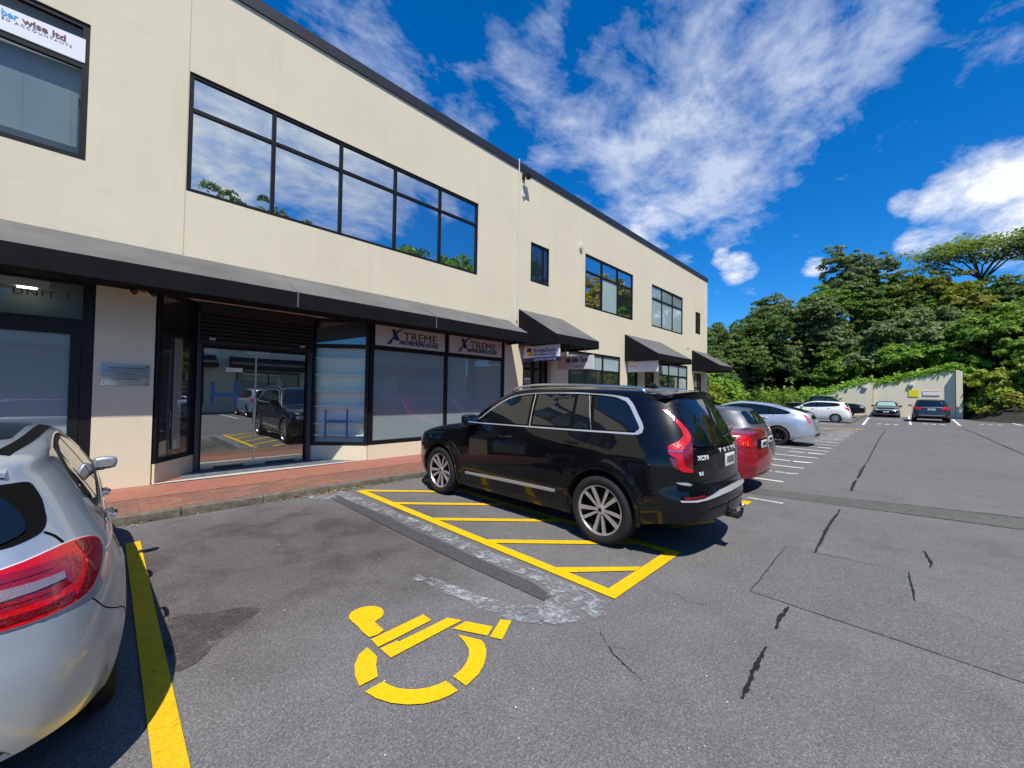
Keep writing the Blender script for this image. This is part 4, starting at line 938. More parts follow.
# double cab pickup
KINDS_['ute'] = dict(ute=True, S=dict(W=.93, nu=130, ns=24, nc=9, rear=[(.30, -2.62), (.5, -2.68), (.8, -2.66), (1.15, -2.65), (1.9, -2.6)],
    front=[(.3, 2.55), (.5, 2.66), (.8, 2.68), (1.0, 2.62), (1.15, 2.5), (1.9, 2.4)],
    top=[(-2.66, 1.17), (-1.2, 1.19), (-1.02, 1.22), (-.93, 1.5), (-.82, 1.76), (-.5, 1.80), (.2, 1.81), (.5, 1.76), (.9, 1.55), (1.3, 1.30), (1.45, 1.24), (2.0, 1.20), (2.4, 1.12), (2.68, .95)],
    bot=[(-2.66, .50), (-2.0, .42), (-1.2, .36), (1.6, .34), (2.68, .42)], side=[(.3, -.08), (.42, -.03), (.6, -.0), (.9, .0), (1.08, -.015), (1.2, -.06), (1.4, -.12), (1.7, -.22), (1.9, -.3)], cap=[(-2.6, .05), (-1.1, .06), (-.8, .10), (.4, .11), (1.4, .10), (1.8, .16), (2.6, .16)],
    taper=[(-2.66, .98), (-1.6, .99), (1.3, 1.0), (2.68, .95)], rc=(.15, .08), fc=(.45, .28), bow=.04, fbow=.10,
    wheel_r=.40, wheel_w=.265, rim_r=.24, axles=(-1.60, 1.62), track=1.60, arch_r=.46, arch_up=.03, rim_style=(6, 'plain'), rim_mats=[M['rim_dark'], M['rim_dark']]),
    glass=[(1.28, 1.24), (.95, 1.45), (.6, 1.64), (.3, 1.69), (-.55, 1.69), (-.78, 1.6), (-.86, 1.24)],
    panes=[[(1.08, 1.26), (.86, 1.44), (.56, 1.61), (.3, 1.66), (.24, 1.66), (.24, 1.26)], [(.15, 1.26), (.15, 1.66), (-.52, 1.66), (-.70, 1.58), (-.76, 1.27)]], gm=M['car_glass_clear'],
    gaps=[[(1.1, .4), (1.15, 1.2)], [(.2, .38), (.2, 1.22)], [(-.6, .4), (-.88, .8), (-.9, 1.2)], [(-1.0, .4), (-1.0, 1.15)]], handles=[(.35, 1.1), (-.55, 1.1)], mirror=(1.0, 1.03, 1.28),
    screen=rnd([(.62, .56), (1.38, .68), (1.38, -.68), (.62, -.56)], .08),
    rear_lamps=[([(-2.0, 1.1), (-2.0, .8), (-2.12, .8), (-2.12, 1.1)], (30, 1, -1), 'red_lamp')],
    front_lamps=[(rnd([(.5, 1.0), (.84, 1.02), (.86, .85), (.5, .85)], .03), 'F', 'clear_lamp')],
    extra=[('grille', rnd([(.46, 1.02), (.42, .72), (-.42, .72), (-.46, 1.02)], .04), 'F', 'gap'), ('tonneau_cover', rnd([(-1.15, .74), (-2.58, .74), (-2.58, -.74), (-1.15, -.74)], .04), 'T', 'satin')], plate=(.62, .6))
# ------------------------------------------------------------------ setting: ground
def world_tex(m):
    t = N(m, 'ShaderNodeNewGeometry'); return t.outputs['Position']
def wnoise(m, scale, detail=5, rough=.6, sc=(1, 1, 1), dist=0.0):
    mp = N(m, 'ShaderNodeMapping'); L(m, world_tex(m), mp.inputs[0]); mp.inputs['Scale'].default_value = sc
    n = N(m, 'ShaderNodeTexNoise'); L(m, mp.outputs[0], n.inputs['Vector']); n.inputs['Scale'].default_value = scale
    n.inputs['Detail'].default_value = detail; n.inputs['Roughness'].default_value = rough; n.inputs['Distortion'].default_value = dist
    return n.outputs['Fac']
def asphalt_mat(name, c0, c1, tint=None, patch_amt=.5, bay=False):
    m = mat(name, c0, .92, spec=.25)
    big = wnoise(m, .35, 5, .6); mid = wnoise(m, 2.3, 6, .65); fine = wnoise(m, 75, 4, .75); st = wnoise(m, 240, 2, .6)
    base = ramp(m, big, [(.3, c0), (.7, c1)])
    base = mixc(m, ramp(m, mid, [(.35, (0, 0, 0)), (.72, (patch_amt,)*3)]), base, tuple(x*1.28 for x in c1))
    base = mixc(m, 1.0, base, ramp(m, fine, [(.32, (.66, .66, .66)), (.5, (1, 1, 1)), (.68, (1.40, 1.38, 1.35))]), 'MULTIPLY')
    base = mixc(m, 1.0, base, ramp(m, st, [(.38, (.80,)*3), (.52, (1, 1, 1)), (.66, (1.3, 1.28, 1.26))]), 'MULTIPLY')
    if bay:      # the bay next to the first line has browner, smoother asphalt with tyre stains
        sp_ = N(m, 'ShaderNodeVectorMath', operation='DISTANCE'); L(m, world_tex(m), sp_.inputs[0]); sp_.inputs[1].default_value = (1.45, 4.7, 0)
        e = N(m, 'ShaderNodeMath', operation='MULTIPLY_ADD'); L(m, wnoise(m, 1.1, 4), e.inputs[0]); e.inputs[1].default_value = 1.6; L(m, sp_.outputs['Value'], e.inputs[2])
        mr = N(m, 'ShaderNodeMapRange'); L(m, e.outputs[0], mr.inputs[0]); mr.inputs[1].default_value = 1.7; mr.inputs[2].default_value = 3.1; mr.inputs[3].default_value = .62; mr.inputs[4].default_value = 0
        base = mixc(m, mr.outputs[0], base, (.078, .066, .064))
        bl = N(m, 'ShaderNodeMath', operation='MULTIPLY'); L(m, mr.outputs[0], bl.inputs[0]); L(m, ramp(m, wnoise(m, 1.6, 4, .6, dist=.5), [(.46, (0, 0, 0)), (.62, (1, 1, 1))]), bl.inputs[1])
        base = mixc(m, bl.outputs[0], base, (.046, .038, .037))
    # oil darkening and pale scuffs in random places
    oil = wnoise(m, .9, 7, .7, dist=.6); base = mixc(m, ramp(m, oil, [(.60, (0, 0, 0)), (.78, (.38,)*3)]), base, (.028, .027, .028))
    def vor(sc, out):
        v = N(m, 'ShaderNodeTexVoronoi'); L(m, world_tex(m), v.inputs['Vector']); v.inputs['Scale'].default_value = sc; return v.outputs[out]
    sepc = N(m, 'ShaderNodeSeparateColor'); L(m, vor(140, 'Color'), sepc.inputs[0])
    base = mixc(m, 1.0, base, ramp(m, sepc.outputs[0], [(.0, (.72,)*3), (.5, (.97,)*3), (.86, (1.14,)*3), (1.0, (1.50, 1.48, 1.45))]), 'MULTIPLY')
    spk = vor(34, 'Distance'); base = mixc(m, ramp(m, spk, [(.085, (.8,)*3), (.12, (0, 0, 0))]), base, (.34, .33, .32))
    L(m, base, bsdf(m).inputs['Base Color'])
    bump(m, fine, .35, .005)
    return m
M['asphalt'] = asphalt_mat('asphalt', (.118, .116, .117), (.146, .143, .144), bay=True)
M['asphalt_bay'] = asphalt_mat('asphalt_bay', (.058, .051, .050), (.070, .064, .064), patch_amt=.4)
M['asphalt_patch'] = asphalt_mat('asphalt_patch', (.110, .114, .111), (.136, .139, .136), patch_amt=.25)
M['green_band'] = asphalt_mat('green_band', (.080, .088, .078), (.105, .112, .098), patch_amt=.5)
M['old_black_paint'] = asphalt_mat('old_black_paint', (.058, .058, .062), (.074, .074, .078), patch_amt=.2)
def alpha_edge(m, keep, lo, hi):
    """surface breaks up where a noise is low: worn paint"""
    n = ramp(m, keep, [(lo, (0, 0, 0)), (hi, (1, 1, 1))]); L(m, n, bsdf(m).inputs['Alpha'])
def paint_mat(name, col, wear_lo=.30, wear_hi=.36, dirt=.25):
    m = mat(name, col, .7, spec=.3)
    f = wnoise(m, 7, 6, .7); fine = wnoise(m, 160, 2, .6)
    base = ramp(m, f, [(.3, tuple(x*(1-dirt) for x in col)), (.6, col)])
    v = N(m, 'ShaderNodeTexVoronoi'); L(m, world_tex(m), v.inputs['Vector']); v.inputs['Scale'].default_value = 115; sepc = N(m, 'ShaderNodeSeparateColor'); L(m, v.outputs['Color'], sepc.inputs[0])
    base = mixc(m, 1.0, base, ramp(m, sepc.outputs[0], [(0, (.80,)*3), (.4, (.97,)*3), (1, (1.05,)*3)]), 'MULTIPLY')
    tyre = wnoise(m, 1.7, 5, .7, (1, .4, 1)); base = mixc(m, ramp(m, tyre, [(.55, (0, 0, 0)), (.75, (.22,)*3)]), base, (.20, .15, .08))
    L(m, base, bsdf(m).inputs['Base Color'])
    w = mixc(m, .45, wnoise(m, 26, 7, .75), wnoise(m, 190, 3, .7))
    if name == 'chalk': w = mixc(m, .38, w, wnoise(m, 5.5, 6, .7, dist=.8))
    alpha_edge(m, w, wear_lo, wear_hi); bump(m, fine, .3, .004)
    return m
M['yellow_line'] = paint_mat('yellow_line', (.83, .49, .002), .335, .355, .12)
M['yellow_old'] = paint_mat('yellow_old', (.74, .46, .01), .37, .42, .18)
M['white_line'] = paint_mat('white_line', (.72, .72, .70), .34, .42, .2)
M['white_worn'] = paint_mat('white_worn', (.62, .62, .60), .42, .52, .3)
M['chalk'] = paint_mat('chalk', (.48, .53, .56), .475, .60, .35)
M['orange_line'] = paint_mat('orange_line', (.55, .36, .16), .43, .52, .3)
M['tar'] = mat('tar', (.012, .012, .012), .55); 
w_ = wnoise(M['tar'], 30, 6, .7); alpha_edge(M['tar'], w_, .30, .34)
def sheet(name, poly, z, m, label=None, h=None):
    me = bpy.data.meshes.new(name)
    me.from_pydata([(a, b, z) for a, b in poly], [], [tuple(range(len(poly)))]); 
    bm = bmesh.new(); bm.from_mesh(me); bmesh.ops.triangulate(bm, faces=bm.faces)
    for f in bm.faces:
        if f.normal.z < 0: f.normal_flip()
    bm.to_mesh(me); bm.free()
    return tag(add(name, me, None, m), label, None, None, 'structure')
def rect(x0, x1, y0, y1): return [(x0, y0), (x1, y0), (x1, y1), (x0, y1)]
def ragged(line, w, amp, seed, step=.06):
    rng = random.Random(seed); P = [Vector(p) for p in line]; out = []
    for i in range(len(P)-1):
        n = max(1, int((P[i+1]-P[i]).length/step))
        for k in range(n): out.append(P[i].lerp(P[i+1], k/n))
    out.append(P[-1]); dv = Vector((0, 0)); o2 = []
    for p in out:
        dv = dv*.75+Vector((rng.uniform(-amp, amp), rng.uniform(-amp, amp)))*.8; o2.append(p+dv)
    out = o2
    ws = [w*rng.uniform(.35, 1.25)*(.35+.65*math.sin(math.pi*min(1, max(0, (i+.5)/len(out))))**.5) for i in range(len(out))]
    return strip([tuple(p) for p in out], ws)
g = MB(); g.poly([(-900, -900, 0), (1500, -900, 0), (1500, 1200, 0), (-900, 1200, 0)])
tag(g.build('car_park_ground', M['asphalt']), 'grey asphalt car park surface', kind='structure')
# seal, patch, drain band
sheet('repair_patch', [(3.86, .925), (5.30, .915), (5.385, -.04), (4.70, -.06), (4.62, -.45), (4.50, -1.6), (4.55, -6.0), (3.35, -6.0), (3.62, -1.6), (3.80, -.5)], .004, M['asphalt_patch'])
sheet('drain_band', [(7.72, 1.95), (8.2, 2.05), (8.55, .75), (9.05, -1.2), (9.6, -3.6), (10.3, -6.5), (9.3, -6.5), (8.7, -3.4), (8.25, -1.1), (7.95, .6)], .004, M['green_band'])
sheet('asphalt_seam', ragged([(8.56, .75), (9.07, -1.2), (9.62, -3.6), (10.3, -6.5)], .03, .008, 3), .008, M['tar'])
sheet('asphalt_seam', ragged([(7.95, .6), (8.25, -1.1), (8.7, -3.4), (9.3, -6.5)], .014, .006, 4), .008, M['tar'])
for i, (a, b, w) in enumerate([((2.47, .63), (3.08, .65), .030), ((3.38, .645), (3.80, .64), .028), ((5.33, .665), (7.62, .655), .034), ((9.3, .65), (10.6, .66), .055), ((10.8, .655), (13.2, .65), .05), ((13.4, .65), (30, .62), .032)]):
    sheet('tar_crack', ragged([a, ((a[0]+b[0])/2, a[1]+.012), b], w*1.05, .006, 10+i, .022), .008, M['tar'])
sheet('tar_crack', ragged([(5.385, -.04), (5.1, -.05), (4.66, -.065)], .016, .004, 21), .009, M['tar'])
sheet('tar_crack', ragged([(3.86, .925), (5.30, .915)], .010, .005, 22), .009, M['tar'])
sheet('tar_crack', ragged([(3.86, .925), (3.83, .2), (3.80, -.5)], .004, .006, 23), .009, M['tar'])
sheet('tar_crack', ragged([(5.30, .915), (5.385, -.04)], .010, .005, 24), .009, M['tar'])
sheet('tar_crack', ragged([(6.25, -.17), (6.0, -.20), (5.85, -.215), (5.7, -.20)], .024, .014, 25), .008, M['tar'])
sheet('tar_crack', ragged([(2.34, 1.38), (2.27, 1.25), (2.18, 1.07)], .007, .010, 26, .03), .008, M['tar'])
sheet('tar_crack', ragged([(19.6, -2.66), (26, -2.62), (36.4, -2.52)], .05, .02, 27, .3), .008, M['tar'])
# damp patch beside the first line, fine branching cracks
M['damp'] = asphalt_mat('damp', (.062, .057, .057), (.078, .072, .072), patch_amt=.2); alpha_edge(M['damp'], mixc(M['damp'], .5, wnoise(M['damp'], 40, 4, .8), wnoise(M['damp'], 4, 4, .6)), .40, .58)
def ragp(pts, amp, seed, n=6):
    rng = random.Random(seed); return [(a+rng.uniform(-amp, amp), b+rng.uniform(-amp, amp)) for a, b in spl(pts, n, True)]
sheet('damp_patch', ragp([(.33, 3.02), (.34, 3.72), (.60, 3.62), (.84, 3.50), (.80, 3.36), (.66, 3.25), (.52, 3.14)], .012, 3), .006, M['damp'])
for k, pts in enumerate([[(2.45, 1.50), (2.34, 1.38)], [(2.34, 1.38), (2.40, 1.28)], [(6.0, -.2), (5.95, -.30), (6.02, -.38)], [(3.36, 1.35), (3.3, 1.2), (3.36, 1.1)]]):
    sheet('tar_crack', ragged(pts, .0035, .010, 60+k, .03), .008, M['tar'])
# white scrubbed paint and old blacked-out line beside the hatched strip
sheet('blacked_out_line', [(2.44, 6.22), (2.58, 6.30), (2.61, 4.2), (2.62, 3.0), (2.64, 2.3), (2.58, 2.05), (2.48, 2.0), (2.44, 3.0), (2.43, 4.1)], .008, M['old_black_paint'])
def blob(pts, n=3): return spl(pts, n, True)
def rag(pts, amp, seed, n=6):
    rng = random.Random(seed); return [(a+rng.uniform(-amp, amp), b+rng.uniform(-amp, amp)) for a, b in spl(pts, n, True)]
sheet('scrubbed_paint', rag([(2.58, 6.42), (2.74, 6.40), (2.82, 4.9), (2.83, 3.9), (2.82, 3.1), (2.84, 2.3), (2.83, 1.75), (2.66, 1.60), (2.42, 1.68), (2.25, 1.82), (2.22, 2.10), (2.40, 2.02), (2.56, 2.06), (2.68, 2.25), (2.64, 3.0), (2.65, 4.0), (2.62, 5.2)], .018, 1), .012, M['chalk'])
sheet('scrubbed_paint', rag([(2.25, 1.84), (2.08, 2.05), (2.02, 2.5), (1.95, 2.9), (2.06, 2.95), (2.14, 2.5), (2.22, 2.22), (2.34, 2.06)], .018, 2), .012, M['chalk'])
sheet('scrubbed_paint', rag([(2.18, 6.55), (2.35, 6.6), (2.50, 6.42), (2.52, 6.18), (2.40, 6.12), (2.25, 6.3)], .018, 3), .012, M['chalk'])
sheet('scrubbed_paint', rag([(1.92, 3.06), (1.99, 3.10), (2.0, 3.0), (1.94, 2.98)], .018, 4), .012, M['chalk'])
# hatched strip
YZ = .010
sheet('yellow_bay_line', rect(.185, .300, -1.5, 5.82), YZ, M['yellow_old'], 'worn yellow line at the edge of the first parking bay')
hx0, hx1, hy0, hy1, lw = 2.905, 4.25, 1.655, 6.37, .118
sheet('hatched_zone_line', rect(hx0, hx0+lw, hy0, hy1), YZ, M['yellow_line'])
sheet('hatched_zone_line', rect(hx1-lw, hx1, hy0, hy1), YZ, M['yellow_line'])
sheet('hatched_zone_line', rect(hx0+lw, hx1-lw, hy0, hy0+.125), YZ, M['yellow_line'])
sheet('yellow_bay_line', [(4.95, 2.02), (5.55, 1.74), (5.66, 1.76), (5.66, 1.86), (5.0, 2.12)], YZ, M['yellow_line'])
sheet('yellow_bay_line', rect(6.85, 7.1, 1.68, 1.80), YZ, M['yellow_line'])
for y in (6.31, 5.30, 4.30, 3.25, 2.27):
    w = .102; x1 = hx1-lw; x0 = hx0+lw; y1 = y-(x1-x0)
    if y1 < hy0+.13: x1 = x0+(y-hy0-.13); y1 = hy0+.13
    sheet('hatched_zone_bar', [(x0, y+w*.7), (x0, y-w*.7), (x1, y1-w*.7 if x1 >= hx1-lw-.001 else y1), (x1+(0 if x1 >= hx1-lw-.001 else .12), y1+w*.7 if x1 >= hx1-lw-.001 else y1)], YZ, M['yellow_line'])
# wheelchair symbol
SYM = [blob([(1.272, 2.541), (1.272, 2.72), (1.270, 2.856), (1.319, 2.919), (1.397, 2.930), (1.468, 2.89), (1.500, 2.819), (1.482, 2.746), (1.432, 2.695), (1.384, 2.684), (1.378, 2.60), (1.375, 2.546)], 2),
    [(1.270, 2.512), (1.680, 2.526), (1.680, 2.423), (1.396, 2.408), (1.265, 2.406)],
    [(1.267, 2.383), (1.384, 2.381), (1.388, 2.362), (1.782, 2.366), (1.839, 2.269), (1.271, 2.254)],
    [(1.727, 2.236), (1.850, 2.238), (1.945, 2.057), (1.848, 2.006)], [(2.045, 2.084), (2.09, 2.017), (1.889, 1.907), (1.851, 1.985)]]
cx_, cy_ = 1.42, 2.13
def arc(a0, a1, r0, r1, n=14):
    return [(cx_+r1*math.cos(R(a0+(a1-a0)*k/n)), cy_+r1*math.sin(R(a0+(a1-a0)*k/n))) for k in range(n+1)]+[(cx_+r0*math.cos(R(a1+(a0-a1)*k/n)), cy_+r0*math.sin(R(a1+(a0-a1)*k/n))) for k in range(n+1)]
SYM += [[(1.215, 2.45), (1.217, 2.322), (1.175, 2.255), (1.139, 2.158), (1.03, 2.159), (1.045, 2.25), (1.085, 2.345), (1.145, 2.42)],
    spl([(1.033, 2.099), (1.142, 2.101)], 1)+[(1.150, 2.055), (1.170, 2.005), (1.205, 1.955), (1.245, 1.915), (1.30, 1.882), (1.355, 1.865), (1.396, 1.860), (1.400, 1.751), (1.345, 1.755), (1.285, 1.770), (1.215, 1.803), (1.150, 1.858), (1.095, 1.928), (1.055, 2.01)],
    [(1.712, 2.155), (1.787, 1.997), (1.770, 1.945), (1.735, 1.893), (1.688, 1.845), (1.630, 1.802), (1.560, 1.768), (1.454, 1.748), (1.446, 1.858), (1.52, 1.870), (1.575, 1.895), (1.63, 1.935), (1.668, 1.985), (1.695, 2.06)]]
bm = bmesh.new()
for pl in SYM:
    f = bm.faces.new([bm.verts.new((a*1.0, b, YZ)) for a, b in pl]); f.normal_update()
    if f.normal.z < 0: f.normal_flip()
bmesh.ops.triangulate(bm, faces=bm.faces)
M['yellow_sym'] = paint_mat('yellow_sym', (.83, .49, .002), .31, .33, .08)
tag(bm_obj('wheelchair_symbol', bm, M['yellow_sym']), 'yellow painted wheelchair symbol on the asphalt', kind='structure')
# white bay lines and the dashed numbers between them
for k, (x, y0) in enumerate([(9.23, 1.65), (11.35, 1.63), (13.56, 1.63), (15.54, 1.61), (17.59, 1.60), (19.7, 1.58), (21.8, 1.57), (23.9, 1.56), (26.0, 1.54)]):
    sheet('white_bay_line', rect(x-.055, x+.055, y0, 6.6), YZ, M['white_line'] if k < 5 else M['white_worn'])
for k, x in enumerate([10.36, 12.42, 14.6, 16.55, 18.6, 20.7, 22.8, 24.9]):
    sheet('bay_dash', rect(x-.09, x+.09, 1.66, 2.0), YZ, M['white_line'] if k in (1, 2, 3) else M['white_worn'])
    sheet('bay_dash', rect(x-.06, x+.06, 2.06, 2.46), YZ, M['white_line'] if k in (1, 2) else M['white_worn'])
    sheet('bay_dash', rect(x-.02, x+.16, 1.60, 1.68), YZ+.001, M['white_worn'])
for k, (x, y) in enumerate([(19.0, 1.7), (20.2, 1.66), (21.2, 1.75), (22.3, 1.62), (23.3, 1.7), (24.4, 1.6), (25.4, 1.7), (26.3, 1.55)]):
    sheet('bay_dash', rect(x-.10, x+.10, y, y+.7), YZ, M['white_worn'])
sheet('white_bay_line', rect(7.30, 7.42, 1.32, 1.80), YZ, M['white_worn'])
sheet('orange_line', [(27.6, 1.45), (28.6, 1.45), (27.3, 3.4), (26.3, 3.4)], YZ, M['orange_line'])
for a, b in (((32.6, 1.72), (46, 2.04)), ((36.1, -.40), (52, -.46)), ((37.8, -2.63), (50, -3.05)), ((42.2, -5.65), (48, -5.8))):
    sheet('white_stall_line', strip([a, b], .13), YZ, M['white_line'])
sheet('white_stall_line', rect(42.8, 43.3, -.35, 1.85), YZ, M['white_worn'])
sheet('white_stall_line', rect(31.6, 32.0, 2.6, 3.9), YZ, M['white_worn'])
for k, (x, y) in enumerate([(35.2, .71), (38.4, -1.46), (41.7, -4.22)]):
    for j in range(3): sheet('stall_number', rect(x-.3, x+.3, y-.55+j*.4, y-.55+j*.4+.22), YZ, M['white_line'])

# ------------------------------------------------------------------ pavement and kerb
def brick_mat():
    m = mat('pavers', (.3, .12, .07), .85, spec=.3)
    mp = N(m, 'ShaderNodeMapping'); L(m, world_tex(m), mp.inputs[0])
    b = N(m, 'ShaderNodeTexBrick'); L(m, mp.outputs[0], b.inputs['Vector'])
    b.inputs['Scale'].default_value = 1.0; b.inputs['Brick Width'].default_value = .225; b.inputs['Row Height'].default_value = .11; b.inputs['Mortar Size'].default_value = .006
    b.inputs['Color1'].default_value = (.30, .135, .090, 1); b.inputs['Color2'].default_value = (.21, .10, .072, 1); b.inputs['Mortar'].default_value = (.10, .07, .055, 1)
    dirt = wnoise(m, 3.5, 6, .7); c = mixc(m, ramp(m, dirt, [(.45, (0, 0, 0)), (.68, (.75,)*3)]), b.outputs['Color'], (.13, .10, .08))
    f = wnoise(m, 90, 3, .7); c = mixc(m, 1.0, c, ramp(m, f, [(.3, (.75,)*3), (.7, (1.25,)*3)]), 'MULTIPLY')
    L(m, c, bsdf(m).inputs['Base Color']); bump(m, b.outputs['Fac'], -.5, .006); return m
M['pavers'] = brick_mat()
M['red_path'] = paint_mat('red_path', (.37, .155, .11), .28, .44, .25)
M['kerb'] = mat('kerb', (.15, .135, .10), .9); 
fk = wnoise(M['kerb'], 9, 8, .75); L(M['kerb'], ramp(M['kerb'], fk, [(.3, (.06, .055, .045)), (.55, (.15, .135, .105)), (.72, (.27, .25, .20))]), bsdf(M['kerb']).inputs['Base Color']); bump(M['kerb'], wnoise(M['kerb'], 60, 4, .7), .6, .01)
PZ = .095
b = MB(); b.box(-14, 27.5, 6.74, 8.90, -.05, PZ); b.box(.5, 4.2, 8.90, 9.52, -.05, PZ-.001)
tag(b.build('pavement', M['pavers']), 'brick paved footpath along the shops', kind='structure')
sheet('footpath_red_band', [(-14, 7.60), (27.4, 7.58), (27.4, 8.56), (-14, 8.56)], PZ+.004, M['red_path'])
b = MB(); x = -14.0
while x < 27.4: b.box(x+.006, x+.914, 6.60, 6.738, -.05, PZ+.008); x += .92
tag(b.build('kerb', M['kerb'], None, None, .012), 'weathered concrete kerb of the footpath', kind='structure')
rng = random.Random(5); b = MB()
for k in range(240):
    x = rng.gauss(2.75, .45) if k < 150 else rng.uniform(-.5, 8); y = 6.60-abs(rng.gauss(0, .07)); s_ = rng.uniform(.012, .03); a = rng.uniform(0, 6.3); z = .006+rng.uniform(0, .02)
    c, q = math.cos(a)*s_, math.sin(a)*s_; b.poly([(x-c, y-q, z), (x+q*.5, y-c*.5, z+rng.uniform(0, .012)), (x+c, y+q, z), (x-q*.5, y+c*.5, z+rng.uniform(0, .012))])
M['dry_leaf'] = mat('dry_leaf', (.36, .25, .10), .8); vary(M['dry_leaf'], 14, .5)
tag(b.build('fallen_leaves', M['dry_leaf']), 'dry fallen leaves gathered along the kerb', kind='stuff')
rng = random.Random(8); b = MB()
for k in range(150):
    x, y = rng.uniform(.4, 7), rng.uniform(.6, 6.4); s_ = rng.uniform(.003, .009); b.poly([(x-s_, y, .006), (x, y-s_*.8, .012), (x+s_, y+s_*.3, .006), (x, y+s_, .010)])
M['grit'] = mat('grit', (.55, .53, .48), .8); tag(b.build('loose_grit', M['grit']), 'scattered loose grit on the asphalt', kind='stuff')
# entrance tiles and white threshold
M['tile'] = mat('tile', (.13, .14, .16), .6); L(M['tile'], ramp(M['tile'], wnoise(M['tile'], 5, 5), [(.3, (.10, .11, .13)), (.7, (.17, .18, .20))]), bsdf(M['tile']).inputs['Base Color'])
M['threshold'] = mat('threshold', (.50, .50, .48), .7); vary(M['threshold'], 8, .15)
b = MB()
for i in range(9):
    for j in range(3):
        b.box(.95+i*.31, .95+i*.31+.302, 8.62+j*.31, 8.62+j*.31+.302, PZ-.02, PZ+.012)
for j in range(1): 
    pass
tag(b.build('entrance_tiles', M['tile']), 'dark grey floor tiles of the shop entrance', kind='structure')
sheet('threshold_strip', spl([(.56, 8.55), (.95, 8.63), (2.0, 8.68), (3.2, 8.62), (4.1, 8.57)], 4)+[(4.1, 8.53), (3.2, 8.50), (2.0, 8.50), (.95, 8.50), (.56, 8.50)], PZ+.018, M['threshold'])

# ------------------------------------------------------------------ office building
def stucco(name, col):
    m = mat(name, col, .88, spec=.2)
    big = wnoise(m, .5, 5, .6); st = wnoise(m, 1.2, 6, .7, (1, 1, .35)); sm = wnoise(m, 5, 6, .7, (.35, 1, 1.6))
    c = ramp(m, big, [(.3, tuple(x*.95 for x in col)), (.7, tuple(min(1, x*1.03) for x in col))])
    c = mixc(m, ramp(m, st, [(.50, (0, 0, 0)), (.75, (.22,)*3)]), c, tuple(x*.80 for x in col))
    c = mixc(m, ramp(m, sm, [(.56, (0, 0, 0)), (.74, (.42,)*3)]), c, tuple(x*.84 for x in col))
    rs = wnoise(m, 2.2, 5, .75, (1.6, 1, .12)); c = mixc(m, ramp(m, rs, [(.55, (0, 0, 0)), (.74, (.30,)*3)]), c, tuple(x*.74 for x in col))
    L(m, c, bsdf(m).inputs['Base Color'])
    h = mixc(m, .4, wnoise(m, 22, 5, .7), wnoise(m, 90, 3, .6)); bump(m, h, .22, .012); return m
CREAM = (.745, .675, .50)
M['cream'] = stucco('cream', CREAM)
M['cream_joint'] = mat('cream_joint', (.56, .50, .36), .9)
M['flashing'] = mat('flashing', (.030, .031, .038), .5, .2)
M['frame'] = mat('frame', (.007, .007, .009), .5, 0, .3); 
M['frame_blue'] = mat('frame_blue', (.055, .065, .10), .4, .4)
def mirror_glass(name, tint, refl, base):
    """reflective solar glass: part mirror, part dark room behind"""
    m = mat(name, base, .5)
    nt = m.node_tree; b = bsdf(m); b.inputs['Metallic'].default_value = 0; b.inputs['Roughness'].default_value = .35
    gl = N(m, 'ShaderNodeBsdfGlossy'); gl.inputs['Color'].default_value = (*tint, 1); gl.inputs['Roughness'].default_value = 0.0
    fr = N(m, 'ShaderNodeFresnel'); fr.inputs['IOR'].default_value = 1.5
    mr = N(m, 'ShaderNodeMapRange'); L(m, fr.outputs[0], mr.inputs[0]); mr.inputs[1].default_value = .03; mr.inputs[2].default_value = .6; mr.inputs[3].default_value = refl; mr.inputs[4].default_value = .95
    n = wnoise(m, .7, 1, .4); bp = N(m, 'ShaderNodeBump'); bp.inputs['Strength'].default_value = .12; bp.inputs['Distance'].default_value = .02; L(m, n, bp.inputs['Height']); L(m, bp.outputs[0], gl.inputs['Normal'])
    ms = N(m, 'ShaderNodeMixShader'); L(m, mr.outputs[0], ms.inputs[0]); L(m, b.outputs[0], ms.inputs[1]); L(m, gl.outputs[0], ms.inputs[2])
    L(m, ms.outputs[0], nt.nodes['Material Output'].inputs[0]); return m
M['solar_glass'] = mirror_glass('solar_glass', (.86, .93, .97), .62, (.01, .014, .018))
M['door_glass'] = mirror_glass('door_glass', (.92, 1.0, .97), .42, (.012, .014, .014))
M['frosted'] = mirror_glass('frosted', (.8, .9, .95), .07, (.23, .30, .31))
M['frosted_light'] = mirror_glass('frosted_light', (.8, .9, .95), .10, (.42, .54, .54))
M['dark_glass'] = mirror_glass('dark_glass', (.9, .95, 1), .12, (.012, .016, .02))
M['green_glass'] = mirror_glass('green_glass', (.8, .9, .9), .30, (.02, .03, .03))
